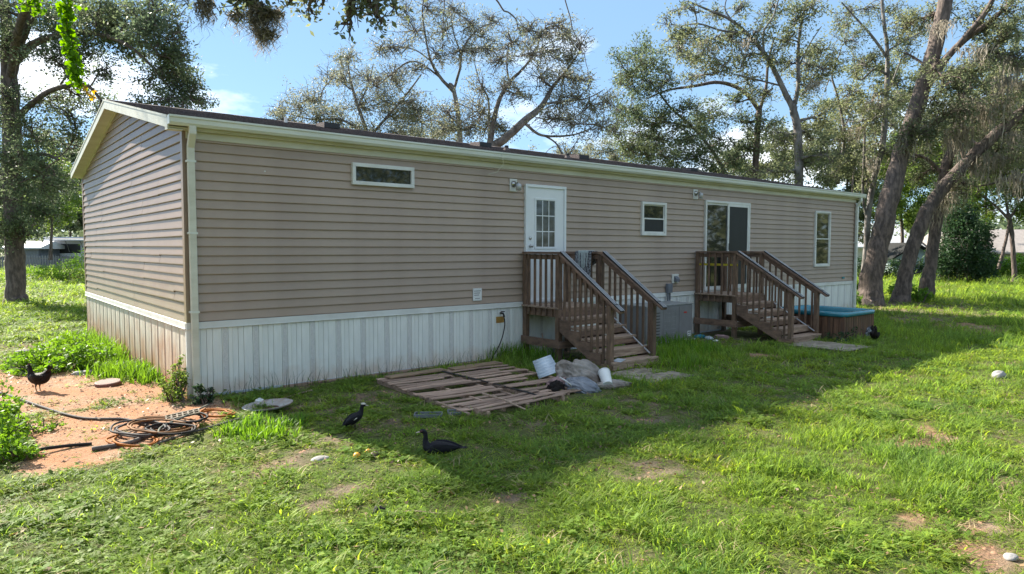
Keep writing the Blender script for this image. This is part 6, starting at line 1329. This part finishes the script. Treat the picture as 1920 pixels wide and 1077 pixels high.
ng = bpy.data.node_groups.new('scatter_tufts', 'GeometryNodeTree'); ng.interface.new_socket('Geometry', in_out='INPUT', socket_type='NodeSocketGeometry'); ng.interface.new_socket('Geometry', in_out='OUTPUT', socket_type='NodeSocketGeometry')
gi = ng.nodes.new('NodeGroupInput'); go = ng.nodes.new('NodeGroupOutput'); mtp = ng.nodes.new('GeometryNodeMeshToPoints'); ip = ng.nodes.new('GeometryNodeInstanceOnPoints'); ci = ng.nodes.new('GeometryNodeCollectionInfo')
ci.inputs['Collection'].default_value = src; ci.inputs['Separate Children'].default_value = True; ci.inputs['Reset Children'].default_value = True
def na(nm, ty): q = ng.nodes.new('GeometryNodeInputNamedAttribute'); q.data_type = ty; q.inputs['Name'].default_value = nm; return q.outputs['Attribute']
ng.links.new(gi.outputs[0], mtp.inputs[0]); ng.links.new(mtp.outputs[0], ip.inputs['Points']); ng.links.new(ci.outputs[0], ip.inputs['Instance']); ip.inputs['Pick Instance'].default_value = True
ng.links.new(na('kind', 'INT'), ip.inputs['Instance Index']); ng.links.new(na('rot', 'FLOAT_VECTOR'), ip.inputs['Rotation']); ng.links.new(na('siz', 'FLOAT_VECTOR'), ip.inputs['Scale']); ng.links.new(ip.outputs[0], go.inputs[0])
md = lawn.modifiers.new('scatter', 'NODES'); md.node_group = ng

# leaf litter and pebbles, too many to count
rg = np.random.default_rng(123)
def scatter(n, r0, r1, fn):
    r = np.sqrt(rg.uniform(r0*r0, r1*r1, n)); a = rg.uniform(CAM_YAW-.75, CAM_YAW+.75, n); x = CAM_POS[0]+r*np.cos(a); y = CAM_POS[1]+r*np.sin(a)
    k = ~((x > -.03) & (x < LEN+.02) & (y > -.07) & (y < W)) & fn(x, y); return x[k], y[k]
x, y = scatter(9000, 3.5, 16, lambda x, y: fbm(x*.8, y*.8, 91, 3) > .47)
C = np.stack([x, y, gz(x, y)+rg.uniform(.004, .045, len(x))], 1); V, F = leaf_quads(C, .042, rg, .55, 1.2)
mLit = LEAF('fallen_leaf', (.26, .17, .09), (.15, .095, .055), .15, .5); tag(link(bpy.data.objects.new('leaf_litter', arr_mesh('leaf_litter', V, F, mLit))), 'fallen brown oak leaves strewn through the grass', 'leaf litter', kind='stuff')
x, y = scatter(60000, 3.5, 16, lambda x, y: ground_mask(x, y)[0] > .6)
n = len(x); C = np.stack([x, y, gz(x, y)], 1); s_ = .006+.016*rg.uniform(size=n)**5
oct_ = np.array([(1, 0, 0), (0, 1, 0), (-1, 0, 0), (0, -1, 0), (0, 0, .7), (0, 0, -.7)]); V = (C[:, None]+oct_[None]*s_[:, None, None]*rg.uniform(.6, 1.4, (n, 6, 1))).reshape(-1, 3)
ft = np.array([(0, 1, 4), (1, 2, 4), (2, 3, 4), (3, 0, 4)]); F = (np.arange(n)[:, None, None]*6+ft[None]).reshape(-1, 3)
mPeb = MAT('soil_crumb', (.36, .20, .12), (.20, .11, .07), rough=.95, island=.45); tag(link(bpy.data.objects.new('soil_crumbs', arr_mesh('soil_crumbs', V, F, mPeb))), 'small crumbs of soil and pebbles on the bare ground', 'pebbles', kind='stuff')
